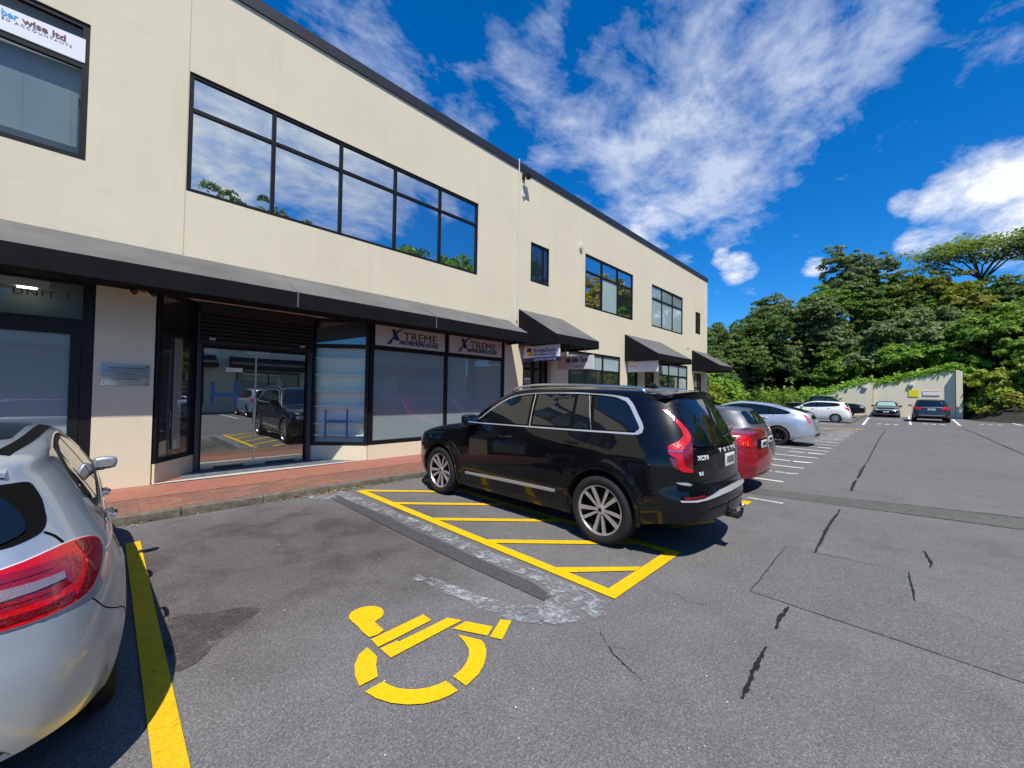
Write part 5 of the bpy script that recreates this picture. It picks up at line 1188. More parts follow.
def clear_glass(name):
    m = mat(name, (1, 1, 1), 0); b = bsdf(m)
    tr = N(m, 'ShaderNodeBsdfTransparent'); tr.inputs[0].default_value = (.93, .97, .96, 1); gl = N(m, 'ShaderNodeBsdfGlossy'); gl.inputs['Roughness'].default_value = 0
    fr = N(m, 'ShaderNodeFresnel'); fr.inputs[0].default_value = 1.5
    ad = N(m, 'ShaderNodeMath'); ad.operation = 'MULTIPLY_ADD'; L(m, fr.outputs[0], ad.inputs[0]); ad.inputs[1].default_value = .75; ad.inputs[2].default_value = .02; ad.use_clamp = True
    gb = N(m, 'ShaderNodeNewGeometry'); iv = N(m, 'ShaderNodeMath', operation='SUBTRACT'); iv.inputs[0].default_value = 1; L(m, gb.outputs['Backfacing'], iv.inputs[1]); mu = N(m, 'ShaderNodeMath', operation='MULTIPLY'); L(m, ad.outputs[0], mu.inputs[0]); L(m, iv.outputs[0], mu.inputs[1])
    ms = N(m, 'ShaderNodeMixShader'); L(m, mu.outputs[0], ms.inputs[0]); L(m, tr.outputs[0], ms.inputs[1]); L(m, gl.outputs[0], ms.inputs[2])
    L(m, ms.outputs[0], m.node_tree.nodes['Material Output'].inputs[0]); return m
M['clear_glass'] = clear_glass('clear_glass')
M['room'] = mat('room', (.03, .032, .033), .9); M['room_grey'] = mat('room_grey', (.30, .33, .36), .9)
M['awning_top'] = mat('awning_top', (.115, .113, .110), .85); vary(M['awning_top'], 1.3, .22, 6)
M['awning_black'] = mat('awning_black', (.008, .008, .010), .85, 0, .15); vary(M['awning_black'], 3, .25)
M['white_board'] = mat('white_board', (.78, .77, .77), .5); vary(M['white_board'], 4, .06)
M['pink_board'] = mat('pink_board', (.76, .71, .69), .5); M['navy'] = mat('navy', (.010, .018, .09), .5); M['sign_blue'] = mat('sign_blue', (.012, .035, .22), .5)
M['orange'] = mat('orange', (.80, .33, .02), .5); M['sky_blue_ink'] = mat('sky_blue_ink', (.08, .38, .70), .5); M['maroon_ink'] = mat('maroon_ink', (.16, .05, .06), .5); M['grey_ink'] = mat('grey_ink', (.30, .30, .33), .5)
M['red_ink'] = mat('red_ink', (.62, .10, .06), .5); M['banner'] = mat('banner', (.80, .82, .86), .6); M['blue_tape'] = mat('blue_tape', (.03, .15, .40), .6)
M['aluminium'] = mat('aluminium', (.62, .64, .66), .35, .8); M['white_shelf'] = mat('white_shelf', (.84, .84, .82), .6); M['plastic_white'] = mat('plastic_white', (.62, .63, .60), .4)
M['shutter'] = mat('shutter', (.022, .020, .022), .5, .3); M['plaque'] = mat('plaque', (.36, .41, .39), .3, .5)
WY = 8.55; X0, X1, ZT = -16.0, 25.84, 8.68
BLD = empty('office_building', (5, 12, 0), 0, 'long two storey cream rendered office building with black awnings', 'building')
def B_(o): o.parent = BLD; o.matrix_parent_inverse = Matrix.Translation((-5, -12, 0)); return o
def cells(name, y0, y1, x0, x1, z0, z1, holes, m):
    xs = sorted({x0, x1, *[h_[0] for h_ in holes], *[h_[1] for h_ in holes]}); zs = sorted({z0, z1, *[h_[2] for h_ in holes], *[h_[3] for h_ in holes]})
    def solid(i, j):
        if i < 0 or j < 0 or i >= len(xs)-1 or j >= len(zs)-1: return False
        cx, cz = (xs[i]+xs[i+1])/2, (zs[j]+zs[j+1])/2
        return not any(h_[0] < cx < h_[1] and h_[2] < cz < h_[3] for h_ in holes)
    b = MB()
    for i in range(len(xs)-1):
        for j in range(len(zs)-1):
            if not solid(i, j): continue
            a, c, d, e = xs[i], xs[i+1], zs[j], zs[j+1]
            b.poly([(a, y0, d), (c, y0, d), (c, y0, e), (a, y0, e)]); b.poly([(a, y1, e), (c, y1, e), (c, y1, d), (a, y1, d)])
            if not solid(i-1, j): b.poly([(a, y0, d), (a, y0, e), (a, y1, e), (a, y1, d)])
            if not solid(i+1, j): b.poly([(c, y0, d), (c, y1, d), (c, y1, e), (c, y0, e)])
            if not solid(i, j-1): b.poly([(a, y0, d), (a, y1, d), (c, y1, d), (c, y0, d)])
            if not solid(i, j+1): b.poly([(a, y0, e), (c, y0, e), (c, y1, e), (a, y1, e)])
    me = bpy.data.meshes.new(name); me.from_pydata(b.v, [], b.f)
    bm = bmesh.new(); bm.from_mesh(me); bmesh.ops.remove_doubles(bm, verts=bm.verts, dist=1e-4); bmesh.ops.recalc_face_normals(bm, faces=bm.faces); bm.to_mesh(me); bm.free()
    return B_(add(name, me, None, m))
UP = [(-6.70, -.30), (.85, 7.26), (12.6, 16.37), (18.23, 22.02)]
holes = [(a, c, 4.96, 7.0) for a, c in UP]+[(9.5, 10.45, 5.27, 6.56), (23.88, 24.70, 5.28, 6.56)]
holes += [(-7.5, -.14, PZ-.2, 3.26), (.53, 4.15, PZ-.2, 3.26), (4.15, 8.40, .42, 3.26), (9.20, 10.62, PZ-.2, 3.16), (11.6, 15.3, .9, 3.24), (15.9, 16.88, PZ-.2, 2.72), (17.56, 18.52, PZ-.2, 2.74), (19.1, 22.75, .9, 3.30), (23.68, 24.85, PZ-.2, 2.95)]
cells('wall', WY, WY+.25, X0, X1, -.05, ZT, holes, M['cream'])
b = MB(); b.box(X1-.25, X1, WY+.25, 24, -.05, ZT-.002); b.box(X0, X0+.25, WY+.25, 24, -.05, ZT-.002); b.box(X0, X1, 24, 24.25, -.05, ZT-.002); b.box(X0+.01, X1-.01, WY+.26, 24, ZT-.35, ZT-.25)
B_(b.build('wall', M['cream']))
b = MB(); b.box(X0-.03, X1+.03, WY-.035, WY+.30, ZT, ZT+.225); b.box(X1-.27, X1+.03, WY+.30, 24.3, ZT, ZT+.225); b.box(X0-.03, X0+.27, WY+.30, 24.3, ZT, ZT+.225)
B_(b.build('roof_flashing', M['flashing']))
b = MB(); b.box(X0+.3, X1-.3, WY+.70, WY+.74, 3.4, 8.2); b.box(X0+.3, .40, WY+.70, WY+.74, -.04, 3.4); b.box(4.9, X1-.3, WY+.70, WY+.74, -.04, 3.4); b.box(.40, 4.9, WY+1.5, WY+1.54, -.04, 3.4); B_(b.build('interior_partition', M['room']))
for x in (.838, 12.48, 17.3):
    b = MB(); b.box(x-.006, x+.006, WY-.003, WY+.004, 3.88 if x < 8 else 4.3, ZT-.003); B_(b.build('wall_joint', M['cream_joint']))
def window(x0, x1, z0, z1, mull, trans, glass, fw_=.065, y=None, name='window', sub=None, panes=None):
    """frame mesh with one pane child per light"""
    y = (WY+.02) if y is None else y
    b = MB(); dz = .07
    b.box(x0, x1, y, y+dz, z1-fw_, z1); b.box(x0, x1, y, y+dz, z0, z0+fw_); b.box(x0, x0+fw_, y, y+dz, z0+fw_, z1-fw_); b.box(x1-fw_, x1, y, y+dz, z0+fw_, z1-fw_)
    for mx in mull: b.box(mx-fw_/2, mx+fw_/2, y+.002, y+dz-.002, z0+fw_, z1-fw_)
    for tz in trans: b.box(x0+fw_, x1-fw_, y+.004, y+dz-.004, tz-fw_/2, tz+fw_/2)
    w = B_(b.build(name, M['frame'])); out = []
    xs = [x0]+list(mull)+[x1]; zs = [z0]+list(trans)+[z1]
    for i in range(len(xs)-1):
        for j in range(len(zs)-1):
            p = MB(); p.box(xs[i]+.02, xs[i+1]-.02, y+.036, y+.046, zs[j]+.02, zs[j+1]-.02)
            mm = glass
            if panes and (i, j) in panes: mm = panes[(i, j)]
            o = p.build('pane', mm, w); out.append((i, j, o))
    return w, out
big = [.85+1.282*k for k in range(1, 5)]
for k, (i, j, o) in enumerate(window(.85, 7.26, 4.96, 7.0, big, [6.38], M['solar_glass'])[1]):
    pass
wl, pl_ = window(-6.70, -.30, 4.96, 7.0, [-5.42, -4.14, -2.86, -1.58], [6.36], M['clear_glass'], .075)
b = MB(); z = 5.18
while z < 5.98: b.poly([(-6.6, WY+.16, z), (-.40, WY+.16, z), (-.40, WY+.145, z+.019), (-6.6, WY+.145, z+.019)]); z += .0225
M['blind'] = mat('blind', (.84, .88, .90), .6); B_(b.build('window_blind', M['blind']))
b = MB(); b.box(-6.6, -.36, WY+.19, WY+.20, 5.95, 6.98); b.box(-6.6, -.36, WY+.55, WY+.56, 4.9, 6.0); B_(b.build('window_lining', M['room_grey']))
for x in (-.48, -.93, -1.5): b = MB(); b.box(x-.002, x+.002, WY+.135, WY+.139, 5.18, 5.98); B_(b.build('blind_cord', M['grey_ink']))
window(9.5, 10.45, 5.27, 6.56, [10.17], [], M['dark_glass'], .05)
window(12.6, 16.37, 4.96, 7.0, [13.82, 15.05], [6.34], M['solar_glass'], .075, panes={(1, 0): M['frosted_light']})
window(18.23, 22.02, 4.96, 7.0, [19.42, 20.70], [6.34], M['frosted_light'], .075, panes={(0, 1): M['frosted'], (1, 1): M['frosted'], (2, 1): M['frosted']})
window(23.88, 24.70, 5.28, 6.56, [24.3], [], M['dark_glass'], .05)
# ground floor glazing
window(-7.5, -.14, PZ+.02, 3.26, [-1.95, -3.8, -5.65], [2.56], M['frosted'], .13, panes={(3, 1): M['clear_glass'], (2, 1): M['dark_glass'], (1, 1): M['dark_glass'], (0, 1): M['dark_glass']})
b = MB(); b.box(-1.93, -.27, WY+.012, WY+.08, 2.40, 2.50); b.box(-.38, -.272, WY+.010, WY+.082, PZ+.04, 2.40); B_(b.build('door_frame', M['frame']))
b = MB(); b.box(-1.95, -.2, WY+.40, WY+.41, 2.5, 3.3); b.box(-2.2, .5, WY+.12, WY+.7, 3.28, 3.30); B_(b.build('ceiling_panel', M['room_grey']))
window(4.15, 8.40, .42, 3.26, [6.26], [2.645], M['frosted'], .10)
window(11.6, 15.3, .9, 3.24, [12.75, 13.95], [2.57], M['green_glass'], .08, panes={(0, 1): M['frosted_light'], (1, 1): M['frosted_light'], (2, 1): M['frosted_light']})
window(19.1, 22.75, .9, 3.30, [20.3, 21.55], [2.66], M['green_glass'], .08, panes={(0, 1): M['frosted_light'], (1, 1): M['frosted_light'], (2, 1): M['frosted_light'], (2, 0): M['frosted_light']})
for q0, q1 in ((11.6, 15.3), (19.1, 22.75)): b = MB(); b.box(q0, q1, WY-.03, WY+.02, .84, .898); B_(b.build('window_sill', M['cream']))
window(15.9, 16.88, PZ, 2.72, [], [], M['dark_glass'], .10, name='door'); window(17.56, 18.52, PZ, 2.74, [], [], M['dark_glass'], .10, name='door')
window(23.68, 24.85, PZ, 2.95, [24.45], [2.1], M['dark_glass'], .10, name='door')
window(9.20, 10.62, PZ, 3.16, [9.9, 10.3], [2.45], M['dark_glass'], .09, y=WY+.16, name='door')
# recessed entrance
b = MB(); b.box(.53, 4.15, WY+.02, WY+.9, 3.262, 3.30); b.box(.53, 4.9, WY-.05, WY-.002, 3.175, 3.262); B_(b.build('entrance_soffit', M['cream']))
def splay(p0, p1, z0, z1, trans, glass, name='window', plinth=True, mull=()):
    a, c = Vector((*p0, 0)), Vector((*p1, 0)); d = (c-a); ln = d.length; d.normalize(); n = Vector((d.y, -d.x, 0))
    if n.y > 0: n = -n
    def bx(b, s0, s1, y0, y1, za, zb):
        P = [a+d*s0+n*y0, a+d*s1+n*y0, a+d*s1+n*y1, a+d*s0+n*y1]
        b.prism([(q.x, q.y, za) for q in P], (0, 0, zb-za))
    if plinth: b = MB(); bx(b, 0, ln, -.10, .015, PZ, z0); B_(b.build('plinth', M['cream']))
    b = MB(); f = .075
    bx(b, 0, f, -.05, .02, z0+.001, z1); bx(b, ln-f, ln, -.05, .02, z0+.001, z1); bx(b, f, ln-f, -.05, .018, z0+.001, z0+f); bx(b, f, ln-f, -.05, .018, z1-f, z1)
    for t in trans: bx(b, f, ln-f, -.048, .016, t-f*.6, t+f*.6)
    for mm in mull: bx(b, mm-.03, mm+.03, -.048, .014, z0+f, trans[0]-f*.6)
    w = B_(b.build(name, M['frame'])); zs = [z0]+list(trans)+[z1]
    for j in range(len(zs)-1):
        p = MB(); bx(p, f*.4, ln-f*.4, -.022, -.012, zs[j]+.03, zs[j+1]-.03); p.build('pane', glass[j], w)
    return a, d, n, bx, w
splay((.565, 8.57), (1.17, 9.40), .42, 3.25, [2.60], [M['dark_glass'], M['dark_glass']])
b = MB(); b.prism([(.80, 8.90, .6), (.92, 9.06, .6), (.93, 9.05, .6), (.81, 8.89, .6)], (0, 0, 1.9)); B_(b.build('display_panel', M['frosted']))
b = MB(); b.prism([(.985, 9.125, 1.80), (1.01, 9.16, 1.80), (1.02, 9.15, 1.80), (.995, 9.115, 1.80)], (0, 0, .09)); B_(b.build('door_keypad', M['aluminium']))
a_, d_, n_, bx_, w_ = splay((3.19, 9.40), (4.13, 8.57), .42, 3.25, [2.64], [M['clear_glass'], M['dark_glass']])
b = MB()
for z in (.62, .88, 1.27, 1.62, 1.98, 2.36): bx_(b, .07, 1.18, -.185, -.075, z, z+.028)
bx_(b, .05, 1.2, -.20, -.19, .45, 2.62); B_(b.build('shelf_unit', M['white_shelf']))
b = MB(); bx_(b, .31, .355, -.010, -.006, .57, 1.22); bx_(b, .78, .825, -.010, -.006, .57, 1.22); bx_(b, .355, .78, -.010, -.006, .93, .985); B_(b.build('tape_mark', M['blue_tape']))
# shutter, glass doors
b = MB()
for k in range(10): b.prism([(1.22, 9.30, 2.50+k*.075), (1.22, 9.27, 2.52+k*.075), (1.22, 9.27, 2.56+k*.075), (1.22, 9.30, 2.573+k*.075)], (1.92, 0, 0))
b.box(1.20, 3.16, 9.31, 9.5, 2.47, 3.26); b.box(1.18, 3.18, 9.22, 9.31, 3.06, 3.255); B_(b.build('roller_shutter', M['shutter']))
for q0, q1 in ((1.165, 1.235), (3.10, 3.185)): b = MB(); b.box(q0, q1, 9.33, 9.47, PZ, 3.25); B_(b.build('door_post', M['frame_blue']))
b = MB(); b.box(1.235, 3.10, 9.37, 9.46, 2.42, 2.48); b.box(1.235, 1.262, 9.40, 9.45, PZ, 2.42); b.box(3.07, 3.10, 9.40, 9.45, PZ, 2.42); B_(b.build('door_frame', M['frame']))
for x0, x1 in ((1.275, 2.12), (2.145, 3.06)):
    b = MB(); b.box(x0, x1, 9.42, 9.432, PZ+.03, 2.41); dd = B_(b.build('glass_door', M['door_glass']))
    for q0, q1, q2, q3 in ((x0, x0+.22, 2.335, 2.412), (x1-.16, x1, 2.345, 2.412), (x0, x0+.2, PZ+.02, PZ+.09), (x1-.16, x1, PZ+.02, PZ+.09)): q = MB(); q.box(q0, q1, 9.405, 9.447, q2, q3); q.build('patch_fitting', M['aluminium'], dd)
b = MB(); b.box(2.118, 2.147, 9.408, 9.444, PZ+.03, 2.41); b.box(2.10, 2.118, 9.38, 9.40, .95, 1.45); B_(b.build('door_stile', M['aluminium']))
b = MB(); b.box(1.40, 1.455, 9.412, 9.4165, 1.30, 1.79); b.box(1.77, 1.825, 9.412, 9.4165, 1.30, 1.79); b.box(1.455, 1.77, 9.412, 9.4165, 1.50, 1.57); B_(b.build('tape_mark', M['blue_tape']))
b = MB(); b.box(1.62, 1.90, 9.412, 9.4165, 1.98, 2.06); B_(b.build('door_notice', M['white_board']))
b = MB(); 
for x in (1.38, 2.95): b.box(x-.05, x+.05, 9.25, 9.268, 2.56, 2.60)
B_(b.build('shutter_latch', M['aluminium']))
# awnings
def awning(x0, x1, proj, zw, zf, zv, seams=(), hipped=0.0):
    y1 = WY-proj; th = .02
    b = MB(); b.poly([(x0, WY-.001, zw), (x0, y1, zf), (x1-hipped*0, y1, zf), (x1, WY-.001, zw)]); o = b.mesh('t')
    t = MB(); t.prism([(x0, WY-.002, zw), (x0, y1, zf), (x0, y1+.0, zf-th), (x0, WY-.002, zw-th)], (x1-x0, 0, 0))
    top = B_(t.build('awning', M['awning_top']))
    v = MB(); v.box(x0-.004, x1+.004, y1-.012, y1+.012, zv, zf-th*.2); 
    for x in (x0, x1): v.prism([(x-.006, WY-.003, zw-.004), (x-.006, y1, zf-.004), (x-.006, y1, zv), (x-.006, WY-.003, zv)], (.012, 0, 0))
    v.box(x0+.02, x1-.02, y1+.014, WY-.004, zv+.06, zv+.07)
    val = v.build('awning_valance', M['awning_black'], top)
    s = MB()
    for x in seams: s.prism([(x-.012, WY-.004, zw+.004), (x-.012, y1-.016, zf+.004), (x-.012, y1-.016, zv+.02), (x-.012, y1-.010, zv+.02), (x-.012, y1-.004, zf-.004), (x-.012, WY-.004, zw-.006)], (.024, 0, 0))
    if seams: s.build('awning_seam', M['awning_top'], top)
    return top
awning(-15.8, 8.47, .87, 3.86, 3.385, 3.10, seams=(-12, -9, -6, -3, 2.35, 5.3))
awning(8.98, 11.20, 1.50, 4.28, 3.375, 3.11); awning(15.65, 19.21, 1.50, 4.27, 3.355, 3.11); awning(23.36, 25.60, 1.50, 4.26, 3.345, 3.05)
# downpipe
b = MB(); b.tube([(8.87, WY-.03, 3.9), (8.87, WY-.03, 8.98)], .022, 8)
for z in (4.6, 5.6, 6.6, 7.6, 8.5): b.box(8.835, 8.905, WY-.012, WY-.001, z, z+.03)
B_(b.build('conduit', M['plastic_white'], None, 50))

# ------------------------------------------------------------------ things on the building
FX = (math.pi/2, 0, 0)           # text facing -Y
NX = (math.pi/2, 0, -math.pi/2)  # text facing -X
def t_on(parent, s, m, loc, rot, **k): return text('lettering', s, m, loc, rot, parent, **k)
def t_fit(parent, st, m, loc, rot, width, size, **k):
    o = t_on(parent, st, m, loc, rot, size=size, **k); w = max(v.co.x for v in o.data.vertices)-min(v.co.x for v in o.data.vertices)
    o.data.transform(Matrix.Diagonal((width/w, 1, 1, 1))); return o
def fascia(x0, x1, label):
    b = MB(); b.box(x0, x1, WY+.004, WY+.030, 2.70, 3.215); o = tag(b.build('shop_sign', M['pink_board']), label, 'sign', 'shop signs above the frosted windows')
    w = x1-x0; k = w/1.9
    P_ = lambda u, v: (x0+u*w, 0, 2.70+v*.515)
    def up_(pts, y): q = MB(); q.prism([(p[0], WY+y, p[2]) for p in pts], (0, .003, 0)); return q
    up_([P_(.135, .06), P_(.20, .12), P_(.235, .40), P_(.30, .72), P_(.385, .90), P_(.33, .86), P_(.285, .70), P_(.215, .40), P_(.175, .22)], -.002).build('logo', M['sign_blue'], o)
    up_([P_(.205, .80), P_(.245, .80), P_(.315, .30), P_(.245, .30)], -.006).build('logo', M['sign_blue'], o)
    up_([P_(.235, .44), P_(.28, .76), P_(.385, .90), P_(.30, .72), P_(.255, .42)], -.009).build('logo', M['sign_blue'], o)
    t_fit(o, 'TREME', M['ink'], (x0+.365*w, WY, 2.70+.34*.515), FX, .50*w, .275)
    t_fit(o, 'NUTRITION.CO.NZ', M['navy'], (x0+.31*w, WY, 2.70+.14*.515), FX, .59*w, .125, shear=.3, bold=.006)
fascia(4.27, 6.19, 'pink grey nutrition shop sign, left one of the pair over the frosted windows')
fascia(6.34, 8.27, 'pink grey nutrition shop sign, right one of the pair next to the cream pillar')
b = MB(); b.box(9.17, 9.23, 7.10, 8.50, 2.74, 3.10); s1 = tag(b.build('hanging_sign', M['white_board']), 'white hanging sign with black and orange box logo over navy strip', 'sign')
b = MB(); b.box(9.165, 9.235, 7.10, 8.50, 2.62, 2.738); b.build('sign_strip', M['navy'], s1)
b = MB(); b.prism([(9.165, 8.36, 2.92), (9.165, 8.36, 3.0), (9.165, 8.27, 3.055), (9.165, 8.16, 3.0), (9.165, 8.16, 2.92)], (.004, 0, 0)); b.build('logo', M['ink'], s1)
b = MB(); b.prism([(9.164, 8.30, 2.80), (9.164, 8.30, 2.93), (9.164, 8.12, 2.93), (9.164, 8.12, 2.80)], (.004, 0, 0)); b.build('logo', M['orange'], s1)
t_fit(s1, 'StorageDepot', M['ink'], (9.164, 8.10, 2.895), NX, .88, .185)
t_fit(s1, 'SELF STORAGE SOLUTIONS', M['sign_blue'], (9.164, 8.08, 2.80), NX, .84, .075)
t_fit(s1, 'CUSTOMER PARKING', M['white_board'], (9.160, 8.06, 2.65), NX, .84, .085, bold=.004)
for y in (7.4, 8.2): b = MB(); b.box(9.19, 9.21, y-.01, y+.01, 3.101, 3.20); b.build('hanger', M['aluminium'], s1)
b = MB(); b.box(10.78, 10.83, 6.98, 8.42, 2.46, 2.90); s2 = tag(b.build('hanging_sign', M['pink_board']), 'pinkish hanging sign with handwritten black lettering and white corner', 'sign')
t_fit(s2, 'Mo Skin Tech', M['ink'], (10.776, 8.05, 2.69), NX, .86, .22, shear=.3, bold=.006)
t_on(s2, 'beauty clinic', M['ink'], (10.776, 7.70, 2.53), NX, size=.07)
b = MB(); b.poly([(10.777, 7.28, 2.465), (10.777, 6.985, 2.465), (10.777, 6.985, 2.895), (10.777, 7.10, 2.895)]); b.build('sign_corner', M['white_board'], s2)
for y in (7.3, 8.1): b = MB(); b.box(10.795, 10.815, y-.01, y+.01, 2.901, 3.18); b.build('hanger', M['aluminium'], s2)
b = MB(); b.box(15.87, 15.92, 7.16, 8.52, 2.63, 3.09); s3 = tag(b.build('hanging_sign', M['white_board']), 'white hanging sign with small red lettering under the third awning', 'sign')
t_on(s3, 'PTQ', M['red_ink'], (15.866, 8.40, 2.81), NX, size=.17)
b = MB(); b.box(15.866, 15.869, 7.28, 8.02, 2.855, 2.862); b.build('sign_rule', M['grey_ink'], s3)
for y in (7.4, 8.3): b = MB(); b.box(15.885, 15.905, y-.01, y+.01, 3.091, 3.18); b.build('hanger', M['aluminium'], s3)
# door stickers in the storage shop door
b = MB(); b.box(9.42, 9.72, WY+.15, WY+.156, 1.98, 2.16); b.box(9.42, 9.72, WY+.15, WY+.156, 1.72, 1.90); n1 = tag(b.build('door_notice', M['white_board']), 'pair of white notices on the glass door beside the hanging storage sign', 'notice')
b = MB(); b.box(9.45, 9.69, WY+.146, WY+.149, 2.02, 2.06); b.box(9.45, 9.69, WY+.146, WY+.149, 1.77, 1.82); b.build('notice_print', M['navy'], n1)
b = MB(); b.box(24.0, 24.35, WY+.004, WY+.014, 1.5, 2.0); n2 = tag(b.build('door_notice', M['orange']), 'orange poster on the last door under the farthest awning', 'notice')
# banner in the left upper window
b = MB(); b.prism([(-1.62, WY+.012, 6.40), (-.345, WY+.012, 6.405), (-.345, WY+.012, 6.755), (-1.62, WY+.012, 6.70)], (0, .006, 0)); bn = tag(b.build('window_banner', M['banner']), 'white accountants banner across the top of the upper left window', 'banner')
t_fit(bn, 'ber', M['sky_blue_ink'], (-1.118, WY+.010, 6.60), FX, .145, .125, bold=.003)
t_fit(bn, 'wise ltd', M['maroon_ink'], (-.935, WY+.010, 6.60), FX, .40, .125, bold=.003)
t_fit(bn, 'TERED ACCOUNTANTS', M['grey_ink'], (-1.24, WY+.010, 6.545), FX, .76, .052, spacing=1.35)
# brass-like plaque on the pillar
b = MB(); b.box(-.06, .478, WY-.014, WY-.001, 1.672, 2.0); pq = tag(b.build('wall_plaque', M['plaque'], None, None, .003), 'grey green engraved plaque screwed to the cream pillar', 'plaque')
t_on(pq, 'ABBEY CHAMBERS', M['ink'], (.21, WY-.016, 1.925), FX, size=.045, align='CENTER', wid=1.15, ext=.001)
t_on(pq, 'Paul Anson QC', M['ink'], (.21, WY-.016, 1.845), FX, size=.034, align='CENTER', ext=.001)
t_on(pq, 'Barristers & Solicitors', M['ink'], (.21, WY-.016, 1.765), FX, size=.034, align='CENTER', ext=.001)
b = MB(); b.box(-.055, .473, WY-.016, WY-.0145, 1.893, 1.898); b.box(-.055, .473, WY-.016, WY-.0145, 1.815, 1.818)
for x in (-.03, .448):
    for z in (1.70, 1.97): b.box(x-.008, x+.008, WY-.018, WY-.0145, z-.008, z+.008)
b.build('plaque_rule', M['ink'], pq)
u1 = text('unit_lettering', 'UNIT 1', M['ink'], (-.93, WY+.052, 2.90), FX, None, size=.12, wid=1.25, spacing=1.2); tag(u1, 'black unit lettering on the glass over the first doorway', 'lettering')
b = MB(); b.box(-1.04, -.60, WY+.14, WY+.22, 3.03, 3.235); eb = tag(b.build('emergency_light', M['plastic_white'], None, None, .01), 'boxy pale emergency light behind the glass over the first doorway', 'light')
b = MB(); b.box(-.90, -.72, WY+.15, WY+.21, 3.008, 3.028); ML = mat('lit_strip', (.8, .8, .6), .5, emis=(1, .95, .65), emis_s=3.0); b.build('lit_strip', ML, eb)
# twin spotlight under the awning on the pillar
fx = empty('wall_spotlight', (.34, WY, 3.16), 0, 'rusty twin spotlight fitting under the awning on the cream pillar', 'light')
b = MB(); b.box(-.14, .12, -.04, -.001, -.04, .08); b.build('back_plate', M['plastic_white'], fx, None, .006)
M['rust'] = mat('rust', (.12, .05, .035), .8)
for x, z in ((-.10, -.03), (.12, -.02), (.0, .03)):
    b = MB(); b.tube([(x, -.04, z+.03), (x, -.10, z), (x+.03, -.17, z-.03)], [.02, .03, .04], 10); b.build('lamp_head', M['rust'] if x < .1 else M['black_plastic'], fx, 50)
# floodlight near the roof, alarm boxes
fl = empty('floodlight', (9.08, WY, 8.50), 0, 'black floodlight bracketed to the wall top beside the white conduit', 'light')
b = MB(); b.box(-.05, .05, -.05, -.001, -.08, .10); b.tube([(0, -.05, 0), (0, -.16, .02)], .018, 8); b.build('bracket', M['black_plastic'], fx and fl, 40)
b = MB(); b.prism([(-.11, -.14, .06), (.11, -.14, .06), (.11, -.30, .0), (-.11, -.30, .0)], (0, .03, -.10)); b.build('lamp_head', M['black_plastic'], fl, None, .012)
b = MB(); b.prism([(.02, -.12, -.02), (.10, -.12, -.02), (.10, -.24, -.06), (.02, -.24, -.06)], (0, .02, -.07)); b.build('lamp_head', M['black_plastic'], fl, None, .01)
def alarm(x, z, label, s=1.0, cone=True):
    o = empty('alarm_box', (x, WY, z), 0, label, 'alarm box')
    b = MB(); b.box(-.08*s, .08*s, -.075*s, -.001, -.07*s, .11*s); b.build('housing', M['plastic_white'], o, None, .015)
    if cone: q = MB(); q.tube([(0, -.04*s, -.07*s), (0, -.04*s, -.13*s)], [.05*s, .03*s], 10); q.build('sounder', M['plastic_white'], o, 50)
alarm(12.26, 7.13, 'small cream alarm sounder on the wall above the first three part window')
alarm(9.10, 7.90, 'tiny cream sensor below the floodlight', .6)
alarm(22.75, 4.35, 'small sensor on the wall between the last two upper windows', .7)
# ------------------------------------------------------------------ vegetation
def leaf_mat(name, c0, c1, c2=None, sc=.7):
    m = mat(name, c0, .55, spec=.35)
    oi = N(m, 'ShaderNodeObjectInfo'); f = mnoise(m, sc, 4, .6); f2 = mnoise(m, 9.0, 2, .6)
    c = ramp(m, f, [(.32, c0), (.66, c1)])
    if c2: c = mixc(m, ramp(m, f2, [(.50, (0, 0, 0)), (.66, (.8,)*3)]), c, c2)
    else: c = mixc(m, 1.0, c, ramp(m, f2, [(.3, (.75,)*3), (.7, (1.35,)*3)]), 'MULTIPLY')
    r = ramp(m, oi.outputs['Random'], [(0, (.86, .86, .86)), (1, (1.16, 1.14, 1.08))]); c = mixc(m, 1.0, c, r, 'MULTIPLY')
    L(m, c, bsdf(m).inputs['Base Color'])
    tr = N(m, 'ShaderNodeBsdfTranslucent'); L(m, mixc(m, 1.0, c, (1.3, 1.5, .6), 'MULTIPLY'), tr.inputs[0])
    ms = N(m, 'ShaderNodeMixShader'); ms.inputs[0].default_value = .36; L(m, bsdf(m).outputs[0], ms.inputs[1]); L(m, tr.outputs[0], ms.inputs[2])
    L(m, ms.outputs[0], m.node_tree.nodes['Material Output'].inputs[0]); return m
M['leaf_dark'] = leaf_mat('leaf_dark', (.085, .145, .036), (.175, .255, .060))
M['leaf_grey'] = leaf_mat('leaf_grey', (.110, .160, .055), (.215, .275, .115), (.27, .30, .16))
M['leaf_mid'] = leaf_mat('leaf_mid', (.105, .190, .030), (.210, .330, .050))
M['leaf_yellow'] = leaf_mat('leaf_yellow', (.17, .21, .03), (.30, .31, .05), (.36, .29, .06))
M['leaf_gold'] = leaf_mat('leaf_gold', (.24, .20, .03), (.50, .40, .06))
M['leaf_bright'] = leaf_mat('leaf_bright', (.13, .25, .03), (.27, .42, .06))
M['leaf_lime'] = leaf_mat('leaf_lime', (.14, .21, .02), (.30, .33, .05))
M['bark'] = mat('bark', (.10, .075, .055), .9); vary(M['bark'], 6, .4)
M['soil'] = mat('soil', (.030, .028, .016), .95); vary(M['soil'], 2, .4)
